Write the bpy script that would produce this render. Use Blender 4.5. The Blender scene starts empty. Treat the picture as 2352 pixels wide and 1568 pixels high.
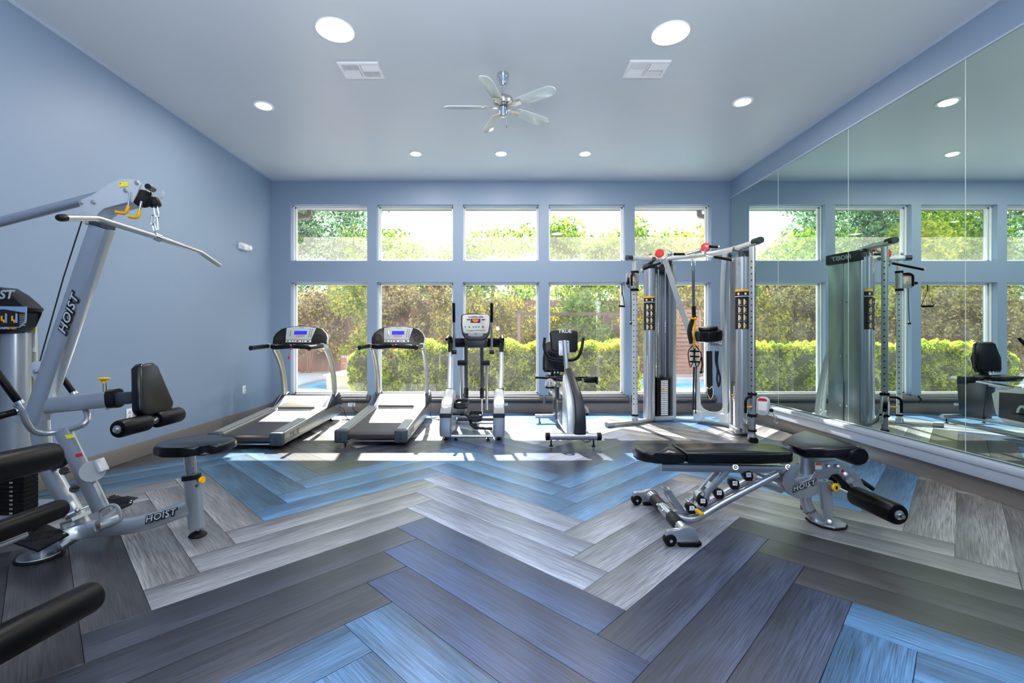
import bpy, bmesh, math, random
import numpy as np
from mathutils import Vector, Matrix
random.seed(7); rng = np.random.default_rng(7)
S = bpy.context.scene; C = S.collection
PI = math.pi; V = Vector
# ---------------------------------------------------------------- camera, sky, sun, exposure
F, CX, CY, CH = 1060.0, 1147.0, 770.0, 1.2          # focal length and principal point in pixels of the 2352x1568 frame
cam = bpy.data.objects.new('camera', bpy.data.cameras.new('camera')); C.objects.link(cam)
cam.location = (0, 0, CH); cam.rotation_euler = (PI/2, 0, 0)
cam.data.sensor_width = 36; cam.data.lens = F*36/2352
cam.data.shift_x = (1176-CX)/2352; cam.data.shift_y = -(784-CY)/2352
cam.data.clip_start = .02; cam.data.clip_end = 300
S.camera = cam
def at(u, v, y): return V(((u-CX)*y/F, y, CH+(CY-v)*y/F))          # photo pixel + depth -> point
def onz(u, v, z=0): return at(u, v, F*(CH-z)/(v-CY))               # photo pixel on a horizontal plane
W = bpy.data.worlds.new('world'); S.world = W; W.use_nodes = True
nt = W.node_tree; nt.nodes.clear()
_o = nt.nodes.new('ShaderNodeOutputWorld'); _b = nt.nodes.new('ShaderNodeBackground')
_t = nt.nodes.new('ShaderNodeTexCoord'); _s = nt.nodes.new('ShaderNodeSeparateXYZ'); _r = nt.nodes.new('ShaderNodeValToRGB')
_r.color_ramp.elements[0].position = 0.0; _r.color_ramp.elements[0].color = (1, 1, 1, 1)
_r.color_ramp.elements[1].position = 0.9; _r.color_ramp.elements[1].color = (.42, .62, 1, 1)
nt.links.new(_t.outputs['Generated'], _s.inputs[0]); nt.links.new(_s.outputs['Z'], _r.inputs[0])
nt.links.new(_r.outputs[0], _b.inputs[0]); _b.inputs[1].default_value = 3.0; nt.links.new(_b.outputs[0], _o.inputs[0])
def light(name, kind, loc, power, color=(1, 1, 1), rot=None, **kw):
    l = bpy.data.lights.new(name, kind); l.energy = power; l.color = color
    for k, v in kw.items(): setattr(l, k, v)
    o = bpy.data.objects.new(name, l); C.objects.link(o); o.location = loc
    if rot is not None: o.rotation_euler = rot
    return o
sun = light('sun', 'SUN', (0, 12, 9), 26, (1, .95, .86), angle=.009)
sun.rotation_euler = V((.177, -1, -.95)).to_track_quat('-Z', 'Y').to_euler()
light('flash', 'POINT', (-.05, -.02, 1.42), 50, (.96, .97, 1), shadow_soft_size=.05)
light('bounce_fill', 'AREA', (0, -.4, 1.8), 340, (.96, .97, 1), (PI, 0, 0), shape='SQUARE', size=1.6)  # added fill aimed upwards to brighten the ceiling
light('rear_fill', 'AREA', (0, -1.1, 3.55), 22, (.97, .98, 1), (0, 0, 0), shape='RECTANGLE', size=5, size_y=1.6)  # unseen panel added behind the camera as interior fill
S.view_settings.view_transform = 'Standard'; S.view_settings.look = 'None'
S.view_settings.exposure = .06; S.view_settings.gamma = 1; S.view_settings.use_curve_mapping = False
# ---------------------------------------------------------------- materials
def lin(c):
    if isinstance(c, str): c = [int(c[i:i+2], 16)/255 for i in (0, 2, 4)]
    return tuple(x/12.92 if x <= .04045 else ((x+.055)/1.055)**2.4 for x in c)+(1,)
def pbr(name, col, rough=.5, metal=0, spec=.5, coat=0, bump=0, bscale=80, var=0, vscale=6, emit=0):
    m = bpy.data.materials.new(name); m.use_nodes = True; n = m.node_tree; b = n.nodes['Principled BSDF']
    c = lin(col); b.inputs['Base Color'].default_value = c; b.inputs['Roughness'].default_value = rough
    b.inputs['Metallic'].default_value = metal; b.inputs['Specular IOR Level'].default_value = spec
    b.inputs['Coat Weight'].default_value = coat; b.inputs['Coat Roughness'].default_value = .12
    if emit: b.inputs['Emission Color'].default_value = c; b.inputs['Emission Strength'].default_value = emit
    tc = n.nodes.new('ShaderNodeTexCoord')
    if var:
        z = n.nodes.new('ShaderNodeTexNoise'); z.inputs['Scale'].default_value = vscale; z.inputs['Detail'].default_value = 5
        h = n.nodes.new('ShaderNodeHueSaturation'); h.inputs['Color'].default_value = c
        mr = n.nodes.new('ShaderNodeMapRange'); mr.inputs['To Min'].default_value = 1-var; mr.inputs['To Max'].default_value = 1+var
        n.links.new(tc.outputs['Object'], z.inputs[0]); n.links.new(z.outputs[0], mr.inputs[0])
        n.links.new(mr.outputs[0], h.inputs['Value']); n.links.new(h.outputs[0], b.inputs['Base Color'])
    if bump:
        z = n.nodes.new('ShaderNodeTexNoise'); z.inputs['Scale'].default_value = bscale; z.inputs['Detail'].default_value = 4
        u = n.nodes.new('ShaderNodeBump'); u.inputs['Strength'].default_value = bump; u.inputs['Distance'].default_value = .004
        n.links.new(tc.outputs['Object'], z.inputs[0]); n.links.new(z.outputs[0], u.inputs['Height']); n.links.new(u.outputs[0], b.inputs['Normal'])
    return m
M = dict(
    wall=pbr('wall_paint', '8397b0', .5, bump=.06, bscale=60, var=.03, vscale=1.5),
    ceil=pbr('ceiling_paint', 'c7ced5', .38, bump=.08, bscale=50, var=.04, vscale=1.2),
    base=pbr('baseboard_paint', '77716e', .4, bump=.05), bronze=pbr('sill_paint', '4c4b4e', .4),
    ledge=pbr('ledge_paint', '9aa3b4', .35, var=.06, vscale=9), trim=pbr('trim_paint', 'a9b8cc', .4),
    white=pbr('white_plastic', 'ecedef', .4), frame=pbr('window_frame_white', 'dfe3e6', .35),
    silver=pbr('silver_paint', 'b3b8bf', .3, metal=.75, coat=.3), silver2=pbr('silver_light', 'ced2d6', .3, metal=.35, coat=.3),
    chrome=pbr('chrome', 'd8dadd', .12, metal=1), steel=pbr('brushed_steel', 'c9c6c1', .28, metal=1),
    vinyl=pbr('black_vinyl', '06070b', .24, spec=.4, bump=.05, bscale=220), rubber=pbr('black_rubber', '08090b', .5, spec=.2),
    foam=pbr('black_foam', '06070a', .36, spec=.16, bump=.04, bscale=150), plastic=pbr('black_plastic', '0c0e11', .34, spec=.35),
    dark=pbr('charcoal_plastic', '24282e', .35), cap=pbr('slate_plastic', '3c4750', .4), darkm=pbr('gunmetal', '4a4e54', .3, metal=.6),
    grey=pbr('grey_plastic', '8d9297', .4), lgrey=pbr('light_grey_panel', 'c3c6c8', .4),
    yellow=pbr('yellow_plastic', 'f5b400', .35), red=pbr('red_plastic', 'cf1f2b', .35), orange=pbr('orange_print', 'e8641c', .5),
    green=pbr('green_print', '3f9a3a', .5), blue=pbr('blue_screen', '2430c8', .2, emit=.55), amber=pbr('amber_screen', 'e2501a', .3, emit=.6),
    belt=pbr('treadmill_belt', '3c3b3d', .55, bump=.1, bscale=400), copper=pbr('bare_cable', '9a6a50', .4, metal=.5),
    cable=pbr('black_cable', '0e0f10', .4), sticky=pbr('yellow_sticker', 'f0e23a', .5), stick=pbr('white_sticker', 'e9eaec', .5),
    black=pbr('black_print', '08090a', .5), silp=pbr('silver_print', 'b9bec4', .4), strap=pbr('webbing', '16171a', .8), greystrap=pbr('grey_webbing', '5d6168', .8),
    creme=pbr('cream_shroud', 'b9b7a8', .4), champagne=pbr('champagne_metal', 'b9b8b2', .28, metal=.75, coat=.2),
)
def leafmat(name, a, b, trans=.35):
    m = bpy.data.materials.new(name); m.use_nodes = True; n = m.node_tree; n.nodes.clear()
    o = n.nodes.new('ShaderNodeOutputMaterial'); g = n.nodes.new('ShaderNodeNewGeometry'); r = n.nodes.new('ShaderNodeValToRGB')
    r.color_ramp.elements[0].color = lin(a); r.color_ramp.elements[1].color = lin(b); r.color_ramp.elements[0].position = .25; r.color_ramp.elements[1].position = .8
    tc = n.nodes.new('ShaderNodeTexCoord'); z = n.nodes.new('ShaderNodeTexNoise'); z.inputs['Scale'].default_value = 4; z.inputs['Detail'].default_value = 2; mx = n.nodes.new('ShaderNodeMath'); mx.operation = 'MULTIPLY_ADD'; mx.inputs[1].default_value = 1.3; hf = n.nodes.new('ShaderNodeMath'); hf.operation = 'MULTIPLY_ADD'; hf.inputs[1].default_value = .5; hf.inputs[2].default_value = -.4
    n.links.new(tc.outputs['Object'], z.inputs[0]); n.links.new(g.outputs['Random Per Island'], hf.inputs[0]); n.links.new(z.outputs[0], mx.inputs[0]); n.links.new(hf.outputs[0], mx.inputs[2])
    d = n.nodes.new('ShaderNodeBsdfDiffuse'); t = n.nodes.new('ShaderNodeBsdfTranslucent'); x = n.nodes.new('ShaderNodeMixShader'); x.inputs[0].default_value = trans
    n.links.new(mx.outputs[0], r.inputs[0]); n.links.new(r.outputs[0], d.inputs[0]); n.links.new(r.outputs[0], t.inputs[0])
    n.links.new(d.outputs[0], x.inputs[1]); n.links.new(t.outputs[0], x.inputs[2]); n.links.new(x.outputs[0], o.inputs[0])
    return m
# ---------------------------------------------------------------- helpers
def tag(o, label=None, cat=None, group=None, kind=None):
    if label: o['label'] = label
    if cat: o['category'] = cat
    if group: o['group'] = group
    if kind: o['kind'] = kind
    return o
def rrect(w, h, r=None, n=3):
    r = min(w, h)*.25 if r is None else r; out = []
    for cx, cy, a in ((w/2-r, h/2-r, 0), (-w/2+r, h/2-r, 90), (-w/2+r, -h/2+r, 180), (w/2-r, -h/2+r, 270)):
        for k in range(n+1):
            t = math.radians(a+90*k/n); out.append((cx+r*math.cos(t), cy+r*math.sin(t)))
    return out
def ell(w, h, n=16): return [(w/2*math.cos(2*PI*k/n), h/2*math.sin(2*PI*k/n)) for k in range(n)]
def fillet(pts, d, k=4):
    pts = [V(p) for p in pts]; out = [pts[0]]
    for i in range(1, len(pts)-1):
        a, p, b = pts[i-1], pts[i], pts[i+1]; e = min(d, (a-p).length*.48, (b-p).length*.48)
        s, t = p+(a-p).normalized()*e, p+(b-p).normalized()*e
        for j in range(k+1):
            u = j/k; out.append(s*(1-u)**2+p*2*u*(1-u)+t*u*u)
    return out+[pts[-1]]
def smooth(pts, k=4):
    P = [V(p) for p in pts]; P = [P[0]*2-P[1]]+P+[P[-1]*2-P[-2]]; out = []
    for i in range(1, len(P)-2):
        for j in range(k):
            t = j/k; a, b, c, d = P[i-1:i+3]
            out.append(.5*((2*b)+(c-a)*t+(2*a-5*b+4*c-d)*t*t+(3*b-a-3*c+d)*t**3))
    return out+[P[-2]]
class MB:
    def __init__(s, M=None): s.bm = bmesh.new(); s.M = M or Matrix()
    def vf(s, vs, fs):
        v = [s.bm.verts.new(p) for p in vs]
        for f in fs:
            try: s.bm.faces.new([v[i] for i in f])
            except ValueError: pass
        return v
    def box(s, c, size, rot=None, b=0, seg=2):
        m = Matrix.Translation(c) @ (rot.to_4x4() if rot else Matrix()) @ Matrix.Diagonal((*size, 1))
        r = bmesh.ops.create_cube(s.bm, size=1, matrix=m)['verts']
        if b: bmesh.ops.bevel(s.bm, geom=list({e for v in r for e in v.link_edges}), offset=min(b, min(size)*.49), segments=seg, profile=.5, affect='EDGES')
        return s
    def sweep(s, pts, sec, up=(0, 0, 1), scale=None, closed=False, cap=True):
        pts = [V(p) for p in pts]; n = len(pts); k = len(sec); vs = []; fs = []; pu = None
        for i, p in enumerate(pts):
            if closed: t = (pts[(i+1) % n]-pts[i-1]).normalized()
            else: t = (pts[min(i+1, n-1)]-pts[max(i-1, 0)]).normalized()
            u = V(up) if pu is None else pu
            u = u-t*u.dot(t)
            if u.length < 1e-3: u = V((0, 1, 0))-t*t.y
            if u.length < 1e-3: u = V((1, 0, 0))-t*t.x
            u.normalize(); pu = V(up) if abs(V(up).dot(t)) < .9 and pu is None else u
            if abs(V(up).normalized().dot(t)) < .9: pu = V(up)
            d = u.cross(t); q = 1 if scale is None else scale[i]
            for a, b in sec: vs.append(p+(d*a+u*b)*q)
        for i in range(n if closed else n-1):
            for j in range(k):
                a = i*k+j; b = i*k+(j+1) % k; c = ((i+1) % n)*k; fs.append((a, b, c+(j+1) % k, c+j))
        if not closed and cap: fs += [tuple(range(k))[::-1], tuple(range((n-1)*k, n*k))]
        s.vf(vs, fs); return s
    def tube(s, pts, r, n=10, f=0, scale=None, closed=False, up=(0, 0, 1)):
        if f: pts = fillet(pts, f)
        return s.sweep(pts, ell(2*r, 2*r, n), up, scale, closed)
    def bar(s, pts, w, h, f=0, up=(0, 0, 1), r=None):
        if f: pts = fillet(pts, f)
        return s.sweep(pts, rrect(w, h, r, 2), up)
    def cyl(s, p0, p1, r, r1=None, n=18, b=0):
        p0, p1 = V(p0), V(p1); r1 = r if r1 is None else r1
        if b:
            d = (p1-p0).normalized()
            return s.sweep([p0, p0+d*b*.3, p0+d*b, p1-d*b, p1-d*b*.3, p1], ell(2, 2, n), scale=[r-b, r-b*.3, r, r1, r1-b*.3, r1-b])
        return s.sweep([p0, p1], ell(2, 2, n), scale=[r, r1])
    def lathe(s, prof, p0=(0, 0, 0), ax=(0, 0, 1), n=24):
        p0, ax = V(p0), V(ax).normalized(); u = ax.orthogonal().normalized(); w = ax.cross(u); vs = []; fs = []; k = len(prof)
        for r, z in prof:
            for j in range(n):
                a = 2*PI*j/n; vs.append(p0+ax*z+(u*math.cos(a)+w*math.sin(a))*max(r, 1e-5))
        for i in range(k-1):
            for j in range(n): fs.append((i*n+j, i*n+(j+1) % n, (i+1)*n+(j+1) % n, (i+1)*n+j))
        fs += [tuple(range(n))[::-1], tuple(range((k-1)*n, k*n))]
        s.vf(vs, fs); return s
    def prism(s, poly, o, u, v, d, b=0, seg=2, off=0):       # 2-D outline in the plane (u, v) at o, thickness d along u x v, centred
        o, u, v = V(o), V(u).normalized(), V(v).normalized(); w = u.cross(v); n = len(poly)
        vs = [o+u*a+v*c+w*(off-d/2) for a, c in poly]+[o+u*a+v*c+w*(off+d/2) for a, c in poly]
        fs = [tuple(range(n))[::-1], tuple(range(n, 2*n))]+[(i, (i+1) % n, n+(i+1) % n, n+i) for i in range(n)]
        q = s.vf(vs, fs)
        if b:
            e = [x for x in {e for a in q for e in a.link_edges} if (x.verts[0] in q[:n]) == (x.verts[1] in q[:n])]
            bmesh.ops.bevel(s.bm, geom=e, offset=min(b, d*.49), segments=seg, profile=.5, affect='EDGES')
        return s
    def poly3(s, pts, d, n=None, b=0):                        # world-space planar outline thickened by d
        pts = [V(p) for p in pts]; o = pts[0]; u = (pts[1]-o).normalized()
        w = V(n).normalized() if n else u.cross(pts[-1]-o).normalized(); v = w.cross(u)
        return s.prism([((p-o).dot(u), (p-o).dot(v)) for p in pts], o, u, v, d, b)
    def ball(s, c, r, n=14, m=8):
        r = (r, r, r) if not hasattr(r, '__len__') else r; c = V(c); vs = []; fs = []
        for i in range(m+1):
            a = PI*i/m-PI/2
            for j in range(n):
                t = 2*PI*j/n; e = max(math.cos(a), 1e-4); vs.append(c+V((r[0]*e*math.cos(t), r[1]*e*math.sin(t), r[2]*math.sin(a))))
        for i in range(m):
            for j in range(n): fs.append((i*n+j, i*n+(j+1) % n, (i+1)*n+(j+1) % n, (i+1)*n+j))
        fs += [tuple(range(n))[::-1], tuple(range(m*n, (m+1)*n))]
        s.vf(vs, fs); return s
    def build(s, name, mat, parent=None, ang=38, label=None, cat=None, group=None, kind=None):
        bmesh.ops.recalc_face_normals(s.bm, faces=s.bm.faces)
        me = bpy.data.meshes.new(name); s.bm.transform(s.M); s.bm.to_mesh(me); s.bm.free()
        me.shade_smooth(); me.set_sharp_from_angle(angle=math.radians(ang))
        me.materials.append(M[mat] if isinstance(mat, str) else mat)
        o = bpy.data.objects.new(name, me); C.objects.link(o)
        if parent is not None: o.parent = parent
        return tag(o, label, cat, group, kind)
class Thing:
    def __init__(s, name, label, cat, loc=(0, 0, 0), rz=0, group=None, kind=None):
        s.o = bpy.data.objects.new(name, None); C.objects.link(s.o); s.o.location = loc; s.o.rotation_euler = (0, 0, rz)
        s.o.empty_display_size = .1; tag(s.o, label, cat, group, kind)
        s.inv = (Matrix.Translation(loc) @ Matrix.Rotation(rz, 4, 'Z')).inverted()
    def l(s): return MB()             # authored in the thing's own axes
    def w(s): return MB(s.inv)        # authored in room coordinates
def text(s, size, mat, M4, parent, ext=.001, shear=0, off=0, name='lettering', sx=1, label=None, space=1):
    cu = bpy.data.curves.new(name, 'FONT'); cu.body = s; cu.size = size; cu.extrude = ext; cu.shear = shear; cu.offset = off
    cu.align_x = 'CENTER'; cu.align_y = 'CENTER'; cu.space_character = space; cu.resolution_u = 3
    t = bpy.data.objects.new('tmp', cu); C.objects.link(t); bpy.context.view_layer.update()
    me = bpy.data.meshes.new_from_object(t.evaluated_get(bpy.context.evaluated_depsgraph_get())); bpy.data.objects.remove(t); bpy.data.curves.remove(cu)
    me.transform(M4 @ Matrix.Diagonal((sx, 1, 1, 1))); me.materials.clear(); me.materials.append(M[mat] if isinstance(mat, str) else mat)
    o = bpy.data.objects.new(name, me); C.objects.link(o); o.parent = parent
    if label: o['label'] = label
    return o
def frame(o, x, n):                    # matrix: text runs along x, faces n
    x, n = V(x).normalized(), V(n).normalized(); y = n.cross(x).normalized(); n = x.cross(y)
    return Matrix(((x.x, y.x, n.x, o[0]), (x.y, y.y, n.y, o[1]), (x.z, y.z, n.z, o[2]), (0, 0, 0, 1)))
def copy_tree(o, parent=None):
    c = o.copy(); C.objects.link(c); c.parent = parent
    for ch in [x for x in bpy.data.objects if x.parent == o and x != c]: copy_tree(ch, c)
    return c
def children(o): return [x for x in bpy.data.objects if x.parent == o]
def dup(root, loc, rz=0, label=None):
    r = root.copy(); C.objects.link(r); r.location = loc; r.rotation_euler = (0, 0, rz)
    if label: r['label'] = label
    for ch in children(root):
        c = ch.copy(); C.objects.link(c); c.parent = r
        for g in children(ch):
            d = g.copy(); C.objects.link(d); d.parent = c
    return r
# ---------------------------------------------------------------- room shell
XL, XR, YB, YR, ZC = -3.55, 3.61, 7.19, -2.6, 3.63
def struct(name, mb, mat, parent=None): 
    o = mb.build(name, mat, parent)
    if parent is None: o['kind'] = 'structure'
    return o
WC = [-2.655+1.34*i for i in range(5)]; HW = .595; ZU = (2.36, 3.24); ZL = (.27, 2.03)
def ccw(a): return a
b = MB()
xs = [XL-.2]+[x for c in WC for x in (c-HW, c+HW)]+[XR+.2]
for i in range(len(xs)-1):                     # one continuous wall with ten openings
    if i % 2 == 0: b.box(((xs[i]+xs[i+1])/2, YB+.11, ZC/2), (xs[i+1]-xs[i], .22, ZC))
    else:
        for z0, z1 in ((0, ZL[0]), (ZL[1], ZU[0]), (ZU[1], ZC)): b.box(((xs[i]+xs[i+1])/2, YB+.11, (z0+z1)/2), (xs[i+1]-xs[i], .22, z1-z0))
struct('wall_back', b, 'wall')
struct('wall_left', MB().box((XL-.1, (YB+YR)/2, ZC/2), (.2, YB-YR, ZC)), 'wall')
struct('wall_right', MB().box((XR+.1, (YB+YR)/2, ZC/2), (.2, YB-YR, ZC)), 'wall')
struct('wall_rear', MB().box((0, YR-.1, ZC/2), (7.6, .2, ZC)), 'wall')
struct('ceiling', MB().box((.03, (YB+YR)/2+.1, ZC+.1), (7.56, YB-YR+.6, .2)), 'ceil')
struct('trim_1', MB().box((XL+.011, (YB+YR)/2, ZC-.014), (.022, YB-YR, .028)).box(((XL+XR)/2, YB-.006, ZC-.012), (XR-XL, .012, .024)).box((XR-.008, (YB+YR)/2, ZC-.012), (.016, YB-YR, .024)), 'trim')
def baseb(name, x0, y0, x1, y1, mat='base'):
    p = [(x0, y0), (x1, y0), (x1, y1), (x0, y1)]
    return struct(name, MB().box(((x0+x1)/2, (y0+y1)/2, .074), (abs(x1-x0), abs(y1-y0), .15), b=.004), mat)
baseb('baseboard_left', XL, YR, XL+.014, YB); baseb('baseboard_back', XL+.014, YB-.014, XR-.014, YB); baseb('baseboard_right', XR-.014, YR, XR, YB)
# windows
def glassmat(h0, h1):
    m = bpy.data.materials.new('window_glass'); m.use_nodes = True; n = m.node_tree; n.nodes.clear()
    o = n.nodes.new('ShaderNodeOutputMaterial'); t = n.nodes.new('ShaderNodeBsdfTransparent'); t.inputs[0].default_value = (.97, .985, .98, 1)
    g = n.nodes.new('ShaderNodeBsdfGlossy'); g.inputs['Roughness'].default_value = .01
    d = n.nodes.new('ShaderNodeBsdfTranslucent'); d.inputs[0].default_value = (1, .93, .9, 1)
    ge = n.nodes.new('ShaderNodeNewGeometry'); dt = n.nodes.new('ShaderNodeVectorMath'); dt.operation = 'DOT_PRODUCT'   # thin-sheet reflectance, the same from both sides
    def mth(op, x, y=None):
        q = n.nodes.new('ShaderNodeMath'); q.operation = op
        for i_, w_ in enumerate((x, y)):
            if w_ is None: continue
            if isinstance(w_, (int, float)): q.inputs[i_].default_value = w_
            else: n.links.new(w_, q.inputs[i_])
        return q.outputs[0]
    n.links.new(ge.outputs['Normal'], dt.inputs[0]); n.links.new(ge.outputs['Incoming'], dt.inputs[1])
    fr_ = mth('ADD', mth('MULTIPLY', mth('POWER', mth('SUBTRACT', 1, mth('ABSOLUTE', dt.outputs['Value'])), 5), .9), .06)
    tc = n.nodes.new('ShaderNodeTexCoord'); z = n.nodes.new('ShaderNodeTexNoise'); z.inputs['Scale'].default_value = 2.2; z.inputs['Detail'].default_value = 6
    mr = n.nodes.new('ShaderNodeMapRange'); mr.inputs['From Min'].default_value = .3; mr.inputs['From Max'].default_value = .75; mr.inputs['To Min'].default_value = h0; mr.inputs['To Max'].default_value = h1
    a = n.nodes.new('ShaderNodeMixShader'); c = n.nodes.new('ShaderNodeMixShader')
    n.links.new(tc.outputs['Object'], z.inputs[0]); n.links.new(z.outputs[0], mr.inputs[0]); n.links.new(mr.outputs[0], a.inputs[0])
    n.links.new(t.outputs[0], a.inputs[1]); n.links.new(d.outputs[0], a.inputs[2])
    n.links.new(fr_, c.inputs[0]); n.links.new(a.outputs[0], c.inputs[1]); n.links.new(g.outputs[0], c.inputs[2]); n.links.new(c.outputs[0], o.inputs[0])
    return m
M['glass_upper'] = glassmat(.06, .11); M['glass_lower'] = glassmat(.008, .04)
k = 0
for zi, (z0, z1) in enumerate((ZU, ZL)):
    for i, c in enumerate(WC):
        k += 1
        e = bpy.data.objects.new('window_%d' % k, None); C.objects.link(e); e.location = (c, YB+.13, z0); e['kind'] = 'structure'
        f = MB(); h = z1-z0; w = HW
        for (cx, cz, sx, sz) in ((-w+.017, h/2, .034, h), (w-.017, h/2, .034, h), (0, .017, 2*w, .034), (0, h-.017, 2*w, .034)): f.box((cx, .02, cz), (sx, .05, sz), b=.004)
        for (cx, cz, sx, sz) in ((-w+.006, h/2, .012, h), (w-.006, h/2, .012, h), (0, h-.006, 2*w, .012), (0, .006, 2*w, .012)): f.box((cx, -.03, cz), (sx, .03, sz))
        f.build('window_frame', 'frame', e)
        b = MB(); b.vf([(-w+.03, .022, .03), (w-.03, .022, .03), (w-.03, .022, h-.03), (-w+.03, .022, h-.03)], [(0, 1, 2, 3)]); b.build('pane', ('glass_upper', 'glass_lower')[zi], e)
        if zi == 1:
            pr = [(-.0, .0), (.035, -.01), (.05, -.035), (.075, -.045), (.08, -.075), (.05, -.085), (.035, -.115), (0, -.12)]
            s_ = MB(); W2 = w+.055
            s_.prism([(-a, q) for a, q in pr][::-1], (0, -.13, 0), (0, 1, 0), (0, 0, 1), 2*W2)
            s_.box((0, -.03, -.002+.008), (2*w-.002, .2, .014), b=.003)
            s_.build('window_sill', 'bronze', e)
# herringbone floor
PW, PL = .2286, 1.4658; AP = V((-.402*CH, 2.5415*CH, 0)); r2 = math.sqrt(.5)
UA, UB = V((r2, -r2, 0)), V((r2, r2, 0))
def floormat():
    m = bpy.data.materials.new('vinyl_plank'); m.use_nodes = True; n = m.node_tree; b = n.nodes['Principled BSDF']
    L = n.links.new; oi = n.nodes.new('ShaderNodeObjectInfo'); tc = n.nodes.new('ShaderNodeTexCoord')
    mp = n.nodes.new('ShaderNodeMapping'); mp.inputs['Scale'].default_value = (5, 190, 1)
    ad = n.nodes.new('ShaderNodeVectorMath'); ad.operation = 'ADD'; mu = n.nodes.new('ShaderNodeMath'); mu.operation = 'MULTIPLY'; mu.inputs[1].default_value = 37
    L(oi.outputs['Random'], mu.inputs[0]); L(tc.outputs['Object'], ad.inputs[0]); L(mu.outputs[0], ad.inputs[1]); L(ad.outputs[0], mp.inputs[0])
    z = n.nodes.new('ShaderNodeTexNoise'); z.inputs['Scale'].default_value = 1; z.inputs['Detail'].default_value = 3; L(mp.outputs[0], z.inputs[0])
    mp2 = n.nodes.new('ShaderNodeMapping'); mp2.inputs['Scale'].default_value = (1.4, 9, 1); L(ad.outputs[0], mp2.inputs[0])
    z2 = n.nodes.new('ShaderNodeTexNoise'); z2.inputs['Scale'].default_value = 1; z2.inputs['Detail'].default_value = 3; L(mp2.outputs[0], z2.inputs[0])
    def mr(src, a, c, f0=.3, f1=.7):
        q = n.nodes.new('ShaderNodeMapRange'); q.inputs['From Min'].default_value = f0; q.inputs['From Max'].default_value = f1
        q.inputs['To Min'].default_value = a; q.inputs['To Max'].default_value = c; L(src, q.inputs[0]); return q.outputs[0]
    q1 = mr(z.outputs[0], .5, 1.8, .3, .75); q2 = mr(z2.outputs[0], .72, 1.25); q3 = mr(oi.outputs['Random'], .9, 1.1, 0, 1)
    m1 = n.nodes.new('ShaderNodeMath'); m1.operation = 'MULTIPLY'; L(q1, m1.inputs[0]); L(q2, m1.inputs[1])
    sx_ = n.nodes.new('ShaderNodeSeparateXYZ'); L(tc.outputs['Object'], sx_.inputs[0])
    gr = mr(sx_.outputs['Y'], 1.42, .6, 0, PW)             # each plank is printed light to dark across its width
    m0 = n.nodes.new('ShaderNodeMath'); m0.operation = 'MULTIPLY'; L(gr, m0.inputs[0]); L(q3, m0.inputs[1])
    m2 = n.nodes.new('ShaderNodeMath'); m2.operation = 'MULTIPLY'; L(m1.outputs[0], m2.inputs[0]); L(m0.outputs[0], m2.inputs[1])
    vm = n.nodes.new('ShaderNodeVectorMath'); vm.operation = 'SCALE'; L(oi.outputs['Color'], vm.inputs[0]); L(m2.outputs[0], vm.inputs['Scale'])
    L(vm.outputs[0], b.inputs['Base Color']); b.inputs['Roughness'].default_value = .31; b.inputs['Specular IOR Level'].default_value = .55
    bp = n.nodes.new('ShaderNodeBump'); bp.inputs['Strength'].default_value = .25; bp.inputs['Distance'].default_value = .001; L(z.outputs[0], bp.inputs['Height']); L(bp.outputs[0], b.inputs['Normal'])
    return m
M['plank'] = floormat()
flo = MB().box((.03, (YB+YR)/2, -.056), (7.56, YB-YR+.4, .1)).build('floor', pbr('floor_joint', '1c1e24', .7), kind='structure')
def clip(poly, x0, x1, y0, y1):
    for ax, lim, sg in ((0, x0, 1), (0, x1, -1), (1, y0, 1), (1, y1, -1)):
        out = []
        for i in range(len(poly)):
            p, q = poly[i-1], poly[i]; dp, dq = (p[ax]-lim)*sg, (q[ax]-lim)*sg
            if (dp < 0) != (dq < 0):
                t = dp/(dp-dq); out.append(p+(q-p)*t)
            if dq >= 0: out.append(q)
        poly = out
        if not poly: return []
    return poly
G_ = .0011
def plankmesh(poly):
    n = len(poly); c = sum(poly, V((0, 0, 0)))/n
    vs = [V((p.x, p.y, -.007)) for p in poly]+[V((p.x, p.y, -.0012)) for p in poly]
    ins = [p+(c-p).normalized()*.0016 for p in poly]; vs += [V((p.x, p.y, 0)) for p in ins]
    me = bpy.data.meshes.new('plank')
    fs = [(i, (i+1) % n, n+(i+1) % n, n+i) for i in range(n)]+[(n+i, n+(i+1) % n, 2*n+(i+1) % n, 2*n+i) for i in range(n)]+[tuple(range(2*n, 3*n))]
    me.from_pydata(vs, [], fs); me.materials.append(M['plank']); me.update(); return me
full = plankmesh([V((G_, G_, 0)), V((PL-G_, G_, 0)), V((PL-G_, PW-G_, 0)), V((G_, PW-G_, 0))])
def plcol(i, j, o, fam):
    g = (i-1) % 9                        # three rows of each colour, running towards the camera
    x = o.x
    blue_cast = min(1, max(0, 1.2-abs(x-.2)/1.2))  # bluish light cast near the middle, painted into the plank colours
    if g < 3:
        a, c = V((.034, .033, .036)), V((.019, .048, .135)); return a.lerp(c, min(1, blue_cast*1.3)*(.85 if fam == 'A' else .6))
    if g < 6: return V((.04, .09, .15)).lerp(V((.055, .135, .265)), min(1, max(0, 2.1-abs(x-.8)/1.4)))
    return V((.165, .165, .17)).lerp(V((.19, .222, .30)), blue_cast)
npl = 0
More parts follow.
